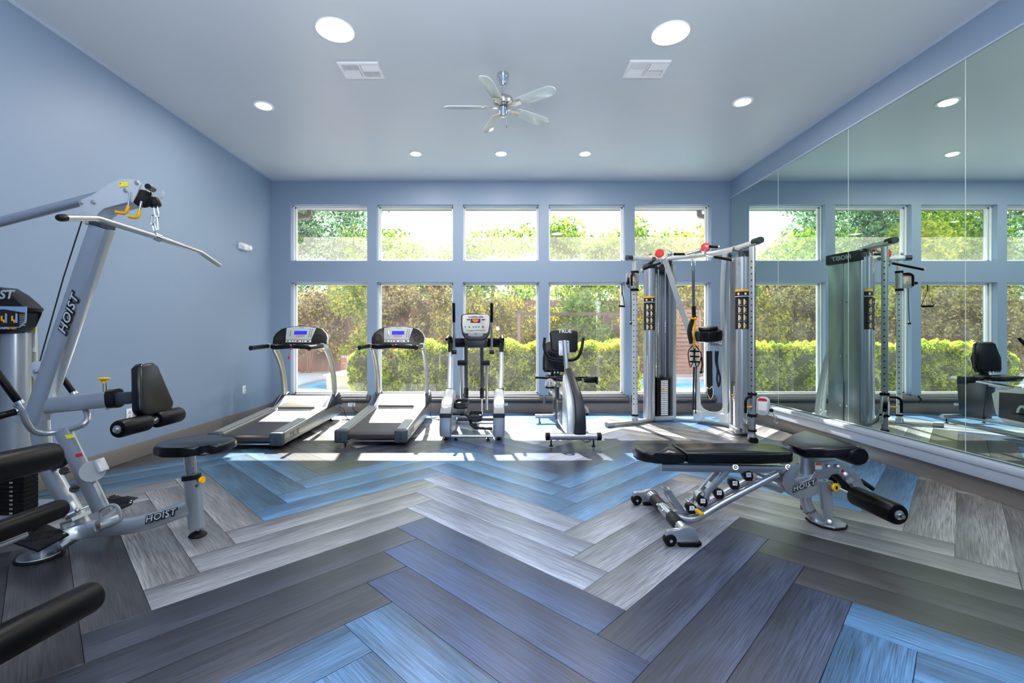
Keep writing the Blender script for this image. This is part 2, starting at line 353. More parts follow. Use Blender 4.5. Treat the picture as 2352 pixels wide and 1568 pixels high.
for j in range(-4, 5):
    for i in range(-40, 40):
        for fam in 'AB':
            o = AP + UA*(i*PW+j*PL) + UB*(-i*PW+j*PL)
            # A plank: u from 0..PL, v from -PW..0 ; B plank: u 0..PW, v -(PW+PL)..-PW
            if fam == 'A': org, X, Y = o-UB*PW, UA, UB; rz = -PI/4
            else: org, X, Y = o-UB*(PW+PL)+UA*PW, UB, -UA; rz = PI/4
            pl = [org, org+X*PL, org+X*PL+Y*PW, org+Y*PW]
            cl = clip(pl, XL+.012, XR-.012, YR, YB-.012)
            if len(cl) < 3: continue
            ar = abs(sum(cl[q-1].x*cl[q].y-cl[q].x*cl[q-1].y for q in range(len(cl)))/2)
            if ar < .002: continue
            if ar > PW*PL*.999: me = full
            else:
                Ri = Matrix.Rotation(-rz, 4, 'Z'); c = sum(cl, V((0, 0, 0)))/len(cl)
                me = plankmesh([Ri @ ((p+(c-p).normalized()*G_)-org) for p in cl])
            p = bpy.data.objects.new('plank', me); C.objects.link(p); p.parent = flo; p.location = org; p.rotation_euler = (0, 0, rz)
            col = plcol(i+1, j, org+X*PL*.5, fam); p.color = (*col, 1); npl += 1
print('planks', npl)
# mirror wall
M['mirror'] = pbr('mirror_silver', 'd2e2da', .005, metal=1)
M['mirror_edge'] = pbr('mirror_edge', '7f958c', .2)
for q, (y0, y1) in enumerate(((YB-.04, 5.95), (5.95, 4.755), (4.755, 3.56), (3.56, 2.365), (2.365, 1.17), (1.17, -.02))):
    y1_, y0_ = min(y0, y1)+.0015, max(y0, y1)-.0015
    m = MB().box((XR-.0115, (y0_+y1_)/2, 1.812), (.005, y0_-y1_, 3.03)).build('mirror_panel', 'mirror')
    tag(m, ['tall frameless mirror panel next to the window wall corner', 'tall mirror panel behind the cable machine, second from the corner', 'tall mirror panel reflecting the cable machine, third from the corner', 'tall mirror panel at the right edge of the photo', 'tall mirror panel, second beyond the right edge of the photo', 'tall mirror panel farthest from the window wall'][q], 'mirror', 'wall mirror panels')
struct('trim_4', MB().box((XR-.0125, 5.95, 1.812), (.006, .0026, 3.03)).box((XR-.0125, 4.755, 1.812), (.006, .0026, 3.03)).box((XR-.0125, 3.56, 1.812), (.006, .0026, 3.03)).box((XR-.0125, 2.365, 1.812), (.006, .0026, 3.03)), pbr('mirror_seam', 'dfe9e4', .3))
struct('trim_2', MB().box((XR-.012, (YB-.02)/2, 3.335), (.022, YB, .014)), 'trim')
struct('trim_3', MB().box((XR-.045, (YB+YR)/2, .222), (.09, YB-YR, .135), b=.006).box((XR-.094, (YB+YR)/2, .262), (.012, YB-YR, .035), b=.004), 'ledge')
# ---------------------------------------------------------------- outdoors
GZ = -.06
def groundmat(name, a, b, s):
    m = pbr(name, a, .8, var=.18, vscale=s); return m
M['concrete'] = groundmat('pool_deck_concrete', 'c9beb0', 'c9beb0', 3); M['soil'] = pbr('soil', '6b5a45', .9, var=.3, vscale=8)
# ground with a hole for the pool
PX0, PX1, PY0, PY1 = -4.95, 5.7, 10.5, 12.95
g = MB(Matrix.Translation((0, 0, GZ-.1)))
for x0, x1, y0, y1 in ((-40, PX0, 7.41, 45), (PX1, 40, 7.41, 45), (PX0, PX1, 7.41, PY0), (PX0, PX1, PY1, 45)):
    g.box(((x0+x1)/2, (y0+y1)/2, 0), (x1-x0, y1-y0, .2))
struct('patio', g, 'concrete')
M['water'] = pbr('pool_water', '4fb9cc', .15, spec=.25, bump=.5, bscale=7)
M['tile'] = pbr('pool_tile', '86c6dd', .3)
po = Thing('swimming_pool', 'turquoise swimming pool behind the clipped hedge', 'pool', (0, 11.5, GZ))
po.w().box(((PX0+PX1)/2, (PY0+PY1)/2, GZ-1.25), (PX1-PX0, PY1-PY0, .1)).build('pool_floor', 'tile', po.o)
po.w().box(((PX0+PX1)/2, (PY0+PY1)/2, GZ-.045), (PX1-PX0-.02, PY1-PY0-.02, .03)).build('water', 'water', po.o)
cp = po.w()
for x0, x1, y0, y1 in ((PX0-.3, PX1+.3, PY0-.3, PY0), (PX0-.3, PX1+.3, PY1, PY1+.3), (PX0-.22, PX0, PY0, PY1), (PX1, PX1+.3, PY0, PY1)):
    cp.box(((x0+x1)/2, (y0+y1)/2, GZ+.02), (x1-x0, y1-y0, .05), b=.015)
cp.build('coping', pbr('coping_stone', 'b9b0a6', .7, var=.1), po.o)
bx = MB().box((-3.35, 11.4, .1), (1.3, 1.5, .32), b=.03).box((-3.35, 11.4, .28), (1.4, 1.6, .05), b=.015).build('spa_wall', pbr('beige_stone', 'd9c3a8', .8, var=.08))
tag(bx, 'low beige stone block beside the pool, left of the hedge', 'stone block')
# foliage
def leaves(n, blobs, size, core=.0, seed=1, flat=.0):
    """n leaf quads scattered in the outer shells of ellipsoid blobs (cx,cy,cz,rx,ry,rz)"""
    g = np.random.default_rng(seed); bl = np.array(blobs, float)
    wgt = (bl[:, 3]*bl[:, 4]+bl[:, 4]*bl[:, 5]+bl[:, 3]*bl[:, 5]); idx = g.choice(len(bl), n, p=wgt/wgt.sum()); B = bl[idx]
    d = g.normal(size=(n, 3)); d /= np.linalg.norm(d, axis=1)[:, None]
    r = 1-g.random(n)**1.6*(1-core); c = B[:, :3]+d*B[:, 3:]*r[:, None]
    c += g.normal(size=(n, 3))*size*.6
    return cards(c, d, n, size, g)
def cards(c, d, n, size, g):
    a = g.normal(size=(n, 3))+d*.6; a /= np.linalg.norm(a, axis=1)[:, None]
    u = np.cross(a, g.normal(size=(n, 3))); u /= np.linalg.norm(u, axis=1)[:, None]; v = np.cross(a, u)
    s = size*(.6+.8*g.random(n))[:, None]
    P = np.stack([c-u*s*.9, c-v*s*.4+a*s*.1, c+u*s*.9, c+v*s*.4+a*s*.1], 1)
    return P.reshape(-1, 3)
def leafobj(name, P, mat, parent, kind='stuff'):
    n = len(P)//4; me = bpy.data.meshes.new(name); me.vertices.add(4*n); me.vertices.foreach_set('co', P.ravel().astype(np.float32))
    me.loops.add(4*n); me.loops.foreach_set('vertex_index', np.arange(4*n, dtype=np.int32)); me.polygons.add(n)
    me.polygons.foreach_set('loop_start', np.arange(0, 4*n, 4, dtype=np.int32)); me.update(calc_edges=True); me.validate()
    me.materials.append(mat); o = bpy.data.objects.new(name, me); C.objects.link(o)
    if parent is not None: o.parent = parent
    o['kind'] = kind; return o
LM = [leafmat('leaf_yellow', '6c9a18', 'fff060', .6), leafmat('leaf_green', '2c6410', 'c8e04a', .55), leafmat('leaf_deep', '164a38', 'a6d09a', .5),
      leafmat('leaf_tan', '5a3418', 'f0dc88', .5), leafmat('leaf_autumn', '5c6a14', 'ffe048', .55)]
M['bark'] = pbr('tree_bark', '8a5236', .8, var=.25, vscale=5, bump=.5, bscale=20)
def shrubcore(x0, x1, y0, y1, z1):
    b = MB()
    b.box(((x0+x1)/2, (y0+y1)/2, GZ+(z1-GZ)/2-.02), (x1-x0-.16, y1-y0-.16, z1-GZ-.14), b=.12); return b
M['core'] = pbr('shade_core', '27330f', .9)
def hedge(name, label, x0, x1, y0, y1, z1, n, seed):
    t = Thing(name, label, 'hedge', ((x0+x1)/2, y0, GZ)); g = np.random.default_rng(seed); T = t.inv
    sh = np.array([(x0+x1)/2, y0, GZ])
    t2 = MB(T).box(((x0+x1)/2, (y0+y1)/2, GZ+(z1-GZ)/2-.02), (x1-x0-.16, y1-y0-.16, z1-GZ-.1), b=.12); t2.build('dark_core', 'core', t.o)  # solid dark box stands in for the shade inside the hedge
    # points over the front, top, ends and back with a wavy surface
    A = [(x1-x0)*(z1-GZ), (x1-x0)*(y1-y0), (y1-y0)*(z1-GZ)*2]; k = g.choice(3, n, p=np.array(A)/sum(A)); P = np.zeros((n, 3)); D = np.zeros((n, 3))
    u, w = g.random(n), g.random(n); f = k == 0
    P[f] = np.c_[x0+(x1-x0)*u[f], np.full(f.sum(), y0), GZ+(z1-GZ)*w[f]]; D[f] = (0, -1, .2)
    f = k == 1; P[f] = np.c_[x0+(x1-x0)*u[f], y0+(y1-y0)*w[f], np.full(f.sum(), z1)]; D[f] = (0, -.2, 1)
    f = k == 2; P[f] = np.c_[np.where(u[f] < .5, x0, x1), y0+(y1-y0)*w[f], GZ+(z1-GZ)*g.random(f.sum())]; D[f] = np.c_[np.where(u[f] < .5, -1, 1), np.zeros(f.sum()), np.full(f.sum(), .2)]
    wav = .04*np.sin(P[:, 0]*3.1+1)+.04*np.sin(P[:, 0]*11.3+P[:, 2]*5)+.035*np.sin(P[:, 2]*19+P[:, 0]*8)+.03*np.sin(P[:, 0]*37+2*np.sin(P[:, 2]*31)+P[:, 1]*23)
    P += D*(wav-.03-.12*g.random(n)**2)[:, None]
    # rounded shoulders
    ex = np.minimum(P[:, 0]-x0, x1-P[:, 0]); q = np.clip(1-ex/.45, 0, 1); P[:, 2] -= (q**2)*.28*(P[:, 2]-GZ)/(z1-GZ)
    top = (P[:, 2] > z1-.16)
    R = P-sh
    for nm, s_, mt in (('sunlit_leaves', top, LM[0]), ('leaves', ~top, M['hedge'])):  # top leaves get a yellower material, painting the sunlight in
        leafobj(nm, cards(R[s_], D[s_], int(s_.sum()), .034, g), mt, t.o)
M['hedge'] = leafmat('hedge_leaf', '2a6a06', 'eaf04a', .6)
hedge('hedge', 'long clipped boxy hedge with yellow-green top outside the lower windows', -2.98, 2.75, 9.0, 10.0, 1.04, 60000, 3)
# fence of upright boards
fn = Thing('wood_fence', 'brown upright board fence behind the pool and bushes', 'fence', (-5, 16.2, GZ))
M['fence'] = pbr('fence_wood', '8c5f4c', .8, var=.25, vscale=2); bm_ = MB().box((0, 0, 1.25), (.142, .02, 2.5)).build('board', 'fence', fn.o)
for q in range(-95, 125):
    o = bm_ if q == -95 else bm_.copy()
    if o is not bm_: C.objects.link(o)
    o.location = (q*.148, random.uniform(-.006, .006), random.uniform(-.03, .0))
fn.l().box((2, .04, .5), (33, .05, .09)).box((2, .04, 2.1), (33, .05, .09)).build('rail', 'fence', fn.o)
# pool warning sign
sg = Thing('pool_sign', 'small brick-red warning sign with white heading by the pool', 'sign', (-4.45, 13.7, GZ))
M['signred'] = pbr('sign_red', 'a4553f', .6); M['signwhite'] = pbr('sign_lettering', 'efe6dc', .6)
sg.l().cyl((-.15, .02, -.02), (-.15, .02, .62), .02).cyl((.15, .02, -.02), (.15, .02, .62), .02).build('sign_post', 'darkm', sg.o)
sg.l().box((0, 0, .4), (.5, .02, .56), b=.004).build('sign_board', 'signred', sg.o)
text('WARNING', .1, 'signwhite', frame((0, -.012, .62), (1, 0, 0), (0, -1, 0)), parent=sg.o)
text('NO LIFEGUARD\nON DUTY\nNO DIVING', .055, 'signwhite', frame((0, -.012, .38), (1, 0, 0), (0, -1, 0)), parent=sg.o)
# dark timber frame beyond the hedge
pg = Thing('timber_frame', 'dark brown timber crossbar on posts beyond the hedge', 'pergola', (2.2, 14.2, GZ))
b = pg.w(); b.box((2.3, 14.2, 1.86), (3.6, .08, .09))
b.build('crossbar', pbr('dark_timber', '5e4133', .7), pg.o)
for x in (.6, 3.9): pg.w().box((x, 14.2, .9), (.09, .09, 1.9)).build('post', M['fence'], pg.o)
# slatted screen and iron fence on the right
sc = Thing('slatted_screen', 'tall red-brown slatted wooden screen standing behind the pool', 'screen', (5.65, 14.0, GZ))
for x in (-.42, .42): sc.l().box((x, 0, 1.0), (.07, .07, 2.05)).build('post', 'fence', sc.o)
for q in range(16): sc.l().box((0, 0, .12+q*.125), (.8, .03, .08)).build('slat', 'fence', sc.o)
ir = Thing('iron_fence', 'low black iron picket fence at the far right of the pool', 'fence', (7.3, 14.3, GZ))
ir.l().box((0, 0, 1.1), (2.6, .025, .03)).box((0, 0, .12), (2.6, .025, .03)).build('rail', 'black', ir.o)
for q in range(22): ir.l().box((-1.25+q*.119, 0, .58), (.018, .018, 1.16)).build('picket', 'black', ir.o)
# lamp post
lp = Thing('lamp_post', 'slim white lamp post behind the hedge, seen through the fourth lower window', 'lamp post', (3.2, 15.2, GZ))
lp.l().cyl((0, 0, -.02), (0, 0, 1.95), .03).build('pole', 'white', lp.o)
lp.l().lathe([(.05, 1.93), (.07, 1.96), (.15, 2.32), (.16, 2.34), (.03, 2.42)]).build('lantern', 'white', lp.o)
# trees and bushes
def tree(label, x, y, blobs, n, size, mat, stems, seed, cat='tree', name='tree', group='trees beyond the pool'):
    t = Thing(name, label, cat, (x, y, GZ), group=group); g = random.Random(seed)
    P = leaves(n, blobs, size, core=.35, seed=seed); leafobj('foliage', P, LM[mat] if isinstance(mat, int) else mat, t.o)
    b = t.l()
    for dx, dy, h, r in stems:
        tx, ty = dx*2.4+g.uniform(-.3, .3), dy*2+g.uniform(-.2, .2)
        b.tube(smooth([(dx*.4, dy*.4, -.03), (dx*.8+g.uniform(-.05, .05), dy*.7, h*.35), ((dx+tx)*.5, ty*.6, h*.65), (tx, ty, h)], 3), r, 7, scale=None)
    b.build('trunk', 'bark', t.o)
    return t
def cloud(g, n, sx, sy, z0, z1, r):
    return [(g.uniform(-sx, sx), g.uniform(-sy, sy), g.uniform(z0, z1), r*g.uniform(.6, 1.2), r*g.uniform(.6, 1.1), r*g.uniform(.5, 1)) for _ in range(n)]
G = random.Random(5)
sp = [(.15, 0, 3.2, .05), (-.2, .1, 3, .05), (.35, .1, 3.4, .045), (-.4, 0, 3.3, .04), (.05, .2, 3.6, .05), (.5, 0, 3, .035)]
names = []
def place(lab, x, y, sx, z0, z1, r, nb, n, size, mat, stems=sp, seed=0, **k):
    tree(lab, x, y, cloud(random.Random(seed+11), nb, sx, .8, z0, z1, r), n, size, mat, stems, seed+1, **k)
# left: tall trees filling the first upper window and the mirror
for q, (lab, x, y, sx, z0, z1, r, nb, n, mt) in enumerate([
    ('tall blue-green tree filling the first upper window', -7.6, 19.5, 2.0, 3.0, 8.6, 1.35, 26, 17000, 2),
    ('yellow-leaved tree at the left edge of the first window', -9.2, 17.6, 1.0, 2.5, 5.6, .8, 12, 8000, 0),
    ('tall green tree seen mainly in the mirror, nearest the pool', -11.3, 19.5, 2.2, 2.6, 9.5, 1.4, 26, 16000, 1),
    ('broad tall dark green tree seen only in the mirror', -15.5, 20, 2.4, 2.4, 10, 1.6, 26, 15000, 2),
    ('tall green tree at the far left end, seen only in the mirror', -20, 20.5, 2.6, 2.4, 10.5, 1.7, 26, 14000, 1),
    ('green tree with reddish trunks behind the second window', -3.7, 17.6, 1.7, 2.2, 5.0, .75, 26, 11000, 1),
    ('feathery tree with reddish trunks behind the third window', -.4, 17.5, 1.7, 2.3, 5.0, .7, 26, 11000, 1),
    ('tree with many red-brown stems behind the fourth window', 2.9, 17.4, 1.6, 2.4, 5.1, .7, 26, 11000, 1),
    ('thin tree with upright twigs behind the fifth upper window', 5.6, 17.8, 1.3, 2.8, 5.3, .7, 18, 9000, 1),
    ('golden yellow tree behind the cable machine window', 7.6, 16.6, 1.3, 1.2, 4.4, .95, 18, 13000, 4),
    ('pale green tree at the right end beyond the golden one', 9.6, 19, 1.5, 2.4, 6.2, 1.1, 16, 9000, 2)]):
    place(lab, x, y, sx, z0, z1, r, nb, n, .1 if q < 5 else .085, mt, seed=q*3+2)
# bushes in front of the fence
for q, (lab, x, y, sx, z1, r, n, mt) in enumerate([
    ('yellow-green bush hanging over the fence in the first window', -4.9, 15.3, .55, 3.4, .5, 6500, 0),
    ('tan leafy bush against the fence, first window', -6.5, 15.5, .9, 2.3, .6, 6500, 3),
    ('tan and gold bush against the fence, second window', -3.0, 15.5, 1.2, 3.0, .6, 11000, 3),
    ('golden bush against the fence between second and third windows', -1.2, 15.2, .9, 2.4, .6, 8000, 4),
    ('green and gold bush behind the third window', .9, 15.6, 1.0, 2.6, .6, 8500, 4),
    ('green bush behind the fourth window', 3.0, 15.5, 1.0, 2.7, .6, 8500, 1),
    ('golden bush in front of the fence behind the fifth window', 4.9, 15.4, .7, 2.6, .6, 7500, 4),
    ('brownish bush seen only in the mirror, nearest the pool', -9, 15.4, 1.4, 2.6, .8, 8500, 3),
    ('green bush seen only in the mirror, farther from the pool', -12.6, 15.5, 1.6, 2.9, .9, 8500, 1)]):
    tt = Thing('bush', lab, 'bush', (x, y, GZ), group='bushes in front of the fence')
    bl = cloud(random.Random(q+50), 11, sx, .25, .7, z1, r)
    leafobj('foliage', leaves(n, bl, .065, core=.3, seed=q+70), LM[mt], tt.o)
    b = tt.l()
    for s_ in range(6): b.tube(smooth([(random.uniform(-.2, .2), 0, -.02), (random.uniform(-.4, .4), 0, .8), (random.uniform(-.8, .8)*sx, .05, z1*.8)], 3), .025, 6)
    b.build('trunk', 'bark', tt.o)
sh_ = Thing('shrub', 'small pale green shrub at the pool edge behind the cable machine', 'shrub', (3.45, 9.9, GZ))
leafobj('foliage', leaves(2500, [(0, 0, .3, .3, .3, .32)], .03, core=.2, seed=91), LM[1], sh_.o); sh_.l().tube([(0, 0, -.02), (0, 0, .3)], .02, 6).build('trunk', 'bark', sh_.o)
# eave, fascia, gutter with downspouts
ev = MB().box((.03, 7.63, 3.52), (9.5, .44, .36)).box((.03, 7.6, 3.72), (9.5, .5, .06)).box((.03, 3, 3.9), (9.5, 10.5, .1))
struct('eave', ev, pbr('eave_paint', '8a7a68', .6))
gu = Thing('gutter', 'grey-brown rain gutter along the eave above the upper windows', 'gutter', (0, 7.9, 3.35))
gu.w().prism([(-.05, .0), (.05, .0), (.065, .1), (.05, .1), (.045, .02), (-.045, .02), (-.045, .1), (-.05, .1)], (.03, 7.9, 3.34), (0, 1, 0), (0, 0, 1), 9.5).build('trough', pbr('gutter_metal', '77706a', .4, metal=.3), gu.o)
for x, s_ in ((-3.25, -1), (3.42, 1)):
    gu.w().bar([(x, 7.9, 3.34), (x, 7.9, 3.24), (x+s_*.28, 7.75, 3.16), (x+s_*.42, 7.52, 3.1), (x+s_*.42, 7.5, GZ)], .08, .06, f=.04, up=(0, 1, 0)).build('downspout', bpy.data.materials['gutter_metal'], gu.o)
# ---------------------------------------------------------------- ceiling fittings
M['lamp'] = pbr('lamp_lens', 'fff3e2', .4, emit=9)
spots = [((955, 352), .085, 'first small round ceiling light of the back row, from the left'), ((1151, 352), .085, 'middle small round ceiling light of the back row'), ((1344, 352), .085, 'third small round ceiling light of the back row, from the left'),
         ((606, 242), .1, 'small round ceiling light nearest the left wall'), ((1706, 233), .1, 'small round ceiling light nearest the mirror wall'),
         ((770, 68), .15, 'large round ceiling light near the left air vent'), ((1540, 75), .15, 'large round ceiling light near the right air vent')]
for (u, v), r, lab in spots:
    ri = .9 if r > .12 else .72; p = onz(u, v, ZC); t = Thing('ceiling_light', lab, 'ceiling light', p, group='recessed ceiling lights')
    t.l().lathe([(r*ri, -.001), (r*(ri+.04), -.010), (r*.985, -.012), (r, -.006), (r, .0)], n=40).build('trim_ring', 'white', t.o)
    t.l().lathe([(0.001, -.006), (r*(ri-.04), -.007), (r*(ri+.01), -.013), (r*(ri+.02), -.002)][::-1], n=40).build('lens', 'lamp', t.o)
    l = light('downlight', 'AREA', (0, 0, -.02), 20 if r < .12 else 34, (1, .9, .78) if r < .12 else (1, .97, .93), (0, 0, 0), shape='DISK', size=r*1.4); l.parent = t.o
for us, vs, lab in (((773, 868, 887, 792), (141, 141, 177, 177), 'white square-cornered air vent on the left half of the ceiling'), ((1450, 1541, 1521, 1427), (137, 137, 175, 175), 'white air vent on the right half of the ceiling')):
    P = [onz(u, v, ZC) for u, v in zip(us, vs)]; x0, x1 = min(P[0].x, P[3].x), max(P[1].x, P[2].x); y0, y1 = P[0].y, P[2].y
    cx, cy, w, d = (x0+x1)/2, (y0+y1)/2, .365, abs(y1-y0)
    t = Thing('air_vent', lab, 'air vent', (cx, cy, ZC), group='ceiling air vents')
    t.l().box((0, 0, -.0115), (w-.03, d-.03, .003)).build('backing', 'lgrey', t.o)
    f = t.l()
    for a, c, e, g_ in ((0, d/2-.014, w, .028), (0, -d/2+.014, w, .028), (-w/2+.014, 0, .028, d-.0562), (w/2-.014, 0, .028, d-.0562), (0, 0, .014, d-.0562), (-w/4+.0035, 0, w/2-.0355, .012), (w/4-.0035, 0, w/2-.0355, .012)): f.box((a, c, -.010), (e, g_, .018))
    f.build('frame', 'white', t.o)
    for hx in (-1, 1):
        for hy in (-1, 1):
            vert = (hx*hy > 0); n = 11
            for q in range(n):
                a = (q+.5)/n
                if vert: t.l().box((hx*(.012+a*(w/2-.045)), hy*d/4, -.017), (.0095, d/2-.035, .003), rot=Matrix.Rotation(.5, 3, 'Y')).build('louvre', 'white', t.o)
                else: t.l().box((hx*w/4, hy*(.010+a*(d/2-.042)), -.017), (w/2-.035, .007, .003), rot=Matrix.Rotation(.5, 3, 'X')).build('louvre', 'white', t.o)
# ceiling fan
fx, fy = .035, 4.29
fan = Thing('ceiling_fan', 'five-blade chrome and pale ceiling fan hanging from the ceiling centre', 'ceiling fan', (fx, fy, ZC))
M['fanblade'] = pbr('fan_blade_pale', 'c9d2cf', .25, coat=.6); M['fanedge'] = pbr('fan_blade_edge', '9ea6a3', .3)
fan.l().lathe([(.002, -.115), (.022, -.112), (.034, -.09), (.04, -.07), (.05, -.045), (.058, -.02), (.055, 0), (.0, 0)][::-1]).build('canopy', 'chrome', fan.o)
fan.l().cyl((0, 0, -.1), (0, 0, -.23), .0095).build('downrod', 'chrome', fan.o)
fan.l().lathe([(.0, -.2), (.02, -.205), (.06, -.215), (.088, -.235), (.095, -.265), (.085, -.29), (.05, -.3), (0, -.3)]).build('motor_housing', 'steel', fan.o)
fan.l().lathe([(.0, -.3), (.042, -.302), (.048, -.318), (.04, -.33), (.037, -.375), (.03, -.392), (0, -.395)]).build('switch_housing', 'chrome', fan.o)
fan.l().tube([(.028, .0, -.385), (.032, 0, -.47)], .0012, 5).lathe([(0, -.47), (.004, -.475), (.006, -.495), (0, -.503)], (.032, 0, 0), n=8).build('pull_chain', 'chrome', fan.o)
for k in range(5):
    a = math.radians(36+72*k); R = Matrix.Rotation(a, 4, 'Z') @ Matrix.Translation((0, 0, -.312)) @ Matrix.Rotation(math.radians(-14), 4, 'X')
    pr = [(.14, -.035), (.17, -.052), (.3, -.058), (.46, -.06)]+[(.49+.062*math.sin(t), -.06*math.cos(t)) for t in (0.2, .6, 1.0, 1.4)]
    pr = pr+[(x, -y) for x, y in pr[::-1]]
    bl = MB(R).prism(pr, (0, 0, 0), (1, 0, 0), (0, 1, 0), .008, b=.002).build('blade', 'fanblade', fan.o)
    MB(R).prism([(.05, -.016), (.1, -.012), (.135, -.034), (.2, -.038), (.2, .038), (.135, .034), (.1, .012), (.05, .016)], (0, 0, -.0065), (1, 0, 0), (0, 1, 0), .005, b=.0015).build('blade_iron', 'steel', bl)
# wall fittings
em = Thing('emergency_light', 'small white twin-head emergency light high on the left wall', 'emergency light', (XL, 6.36, 2.42))
em.l().box((.03, 0, 0), (.06, .2, .085), b=.015).build('housing', 'white', em.o)
for s_ in (-1, 1): em.l().lathe([(0, 0), (.03, .002), (.034, .012), (.028, .035), (.012, .05)], (.085, s_*.075, .0), (-1, s_*.3, 0), n=16).build('lamp_head', 'stick', em.o)
def outlet(p, n, lab, grp='wall sockets', big=False):
    n = V(n); x = n.cross(V((0, 0, 1))); t = Thing('wall_socket', lab, 'socket', p, group=grp); m = frame((0, 0, 0), x, n)
    w, h = (.072, .115)
    MB(m).box((0, 0, .004), (w, h, .008) if not big else (h, w, .008), b=.003).build('cover_plate', 'white', t.o)
    for s_ in (-1, 1):
        c = (0, s_*.021, .0085) if not big else (s_*.021, 0, .0085)
        MB(m).lathe([(.0155, 0), (.0155, .002), (.014, .0025), (0, .0025)][::-1], c, n=16).build('receptacle', 'lgrey', t.o)
    return t
def wl(u, v):                          # point on the left wall
    y = (XL)*F/(u-CX); return V((XL, y, CH+(CY-v)*y/F))
outlet(wl(560, 895), (1, 0, 0), 'white wall socket on the left wall beside the first treadmill')
outlet(wl(296, 952), (1, 0, 0), 'white wall socket on the left wall behind the knee rollers')
outlet(at(808, 928, YB-.014)+V((0, 0, 0)), (0, -1, 0), 'white socket on the back baseboard between the treadmills', big=True)
outlet(at(1158, 926, YB-.014), (0, -1, 0), 'white socket on the back baseboard right of the elliptical', big=True)
# ---------------------------------------------------------------- adjustable bench
bn = Thing('adjustable_bench', 'silver adjustable weight bench with black pads and knee rollers in the right foreground', 'weight bench', (1.55, 2.955, 0))
def q6(x, y, Y): return at(1420+x/3.36, 960+y/3.36, Y)
YC = 2.955; B = bn.o; w = bn.w
def xz(pts, Y): return [q6(x, y, Y) for x, y in pts]
# base: cross tube with sleeves, wheels and end plates
w().cyl((1.07, 2.66, .072), (1.07, 3.25, .072), .034, n=24).build('cross_tube', 'chrome', B)
for y0, y1 in ((2.73, 2.87), (3.03, 3.18)): w().cyl((1.07, y0, .072), (1.07, y1, .072), .0375, n=24, b=.003).build('sleeve', 'black', B)
for yy in (2.635, 3.275):
    pl = [(.945, .062), (.952, .088), (.985, .094), (1.02, .09), (1.04, .105), (1.075, .112), (1.11, .1), (1.132, .065), (1.135, .03), (1.12, .018), (1.04, .016), (1.0, .034), (.965, .036)]
    e = w().prism([(a-1.07, c) for a, c in pl], (1.07, yy, 0), (1, 0, 0), (0, 0, 1), .03, b=.004).build('end_bracket', 'silver', B)
    w().cyl((.972, yy-.022, .036), (.972, yy+.022, .036), .035, n=24, b=.006).build('wheel', 'rubber', B)
    w().cyl((.972, yy-.027, .036), (.972, yy+.027, .036), .009, n=12).build('wheel_bolt', 'chrome', e)
    w().prism([(-.055, -.008), (.05, -.012), (.07, 0), (.072, .014), (.02, .012), (-.05, .012)], (1.075, yy, .012), (1, 0, 0), (0, 0, 1), .05, b=.004).build('rubber_foot', 'rubber', B)
for x_, y_ in ((1.055, 2.9), (1.055, 3.0)): w().cyl((x_-.02, y_, .095), (x_-.028, y_, .104), .009, n=10).build('bolt', 'steel', B)
# rails
w().tube([(1.08, YC, .06), (1.2, YC-.03, .032), (1.26, YC-.03, .045), q6(820, 645, 2.92), q6(1230, 430, 2.92)], .0225, 14, f=.06).build('lower_rail', 'silver', B)
w().bar([(1.13, YC+.03, .045), q6(600, 700, 2.985), q6(1080, 440, 2.985)], .04, .05, f=.05, up=(0, 1, 0)).build('ladder_rail', 'silver', B)
w().sweep([q6(1040, 455, YC), q6(1260, 535, YC)], ell(.075, .075, 18)).build('spine_tube', 'silver', B)
for (x, y), s_ in (((560, 690), '0'), ((645, 635), '10'), ((770, 572), '20'), ((890, 500), '45'), ((995, 435), '80')):
    c = q6(x, y, 2.94)
    pgm = w().prism([(-.016, -.035), (.02, -.035), (.03, -.01), (.024, .018), (.0, .03), (-.028, .024), (-.034, .0)], c, (1, 0, 0), (0, 0, 1), .05, b=.006).build('ladder_peg', 'plastic', B)
    w().box(c+V((-.004, -.0262, .006)), (.03, .002, .028), b=.0006, seg=1).build('number_plate', 'stick', pgm)
    text(s_, .02, 'black', bn.inv @ frame(c+V((-.004, -.0274, .006)), (1, 0, 0), (0, -1, 0)), pgm, ext=.0004)
# upright stop with cap
w().bar([(1.175, YC+.02, .06), (1.075, YC+.02, .205)], .046, .05, up=(0, 1, 0)).box((1.07, YC+.02, .21), (.062, .062, .014), rot=Matrix.Rotation(.3, 3, 'Y'), b=.004).build('rest_post', 'silver', B)
text('10', .026, 'black', bn.inv @ frame((1.07, YC+.02, .2185), (1, 0, -.3), (.3, 0, 1)), B, ext=.0005)
# adjusting link
w().bar([q6(845, 405, 2.93), q6(700, 560, 2.93), q6(640, 690, 2.93)], .034, .02, up=(0, 1, 0)).bar([q6(770, 400, 3.0), q6(560, 640, 3.0)], .03, .02, up=(0, 1, 0)).build('adjusting_link', 'silver', B)
w().sweep([q6(615, 690, 2.93)]+[q6(640+50*math.cos(t), 610+50*math.sin(t), 2.955) for t in np.linspace(.6, -2.6, 10)]+[q6(590, 620, 2.98)], rrect(.006, .05, .002, 1), up=(0, 1, 0)).build('link_bracket', 'silver', B)
w().cyl(q6(520, 625, 3.03), q6(600, 705, 2.9), .006, n=10).build('link_rod', 'chrome', B)
w().cyl(q6(600, 708, 2.9), q6(652, 745, 2.85), .0135, n=16, b=.005).build('adjusting_grip', 'yellow', B)
c = q6(695, 510, 2.92); w().bar([q6(708, 490, 2.918), q6(680, 535, 2.918)], .022, .003, up=(0, 1, 0)).build('warning_label', 'stick', B)
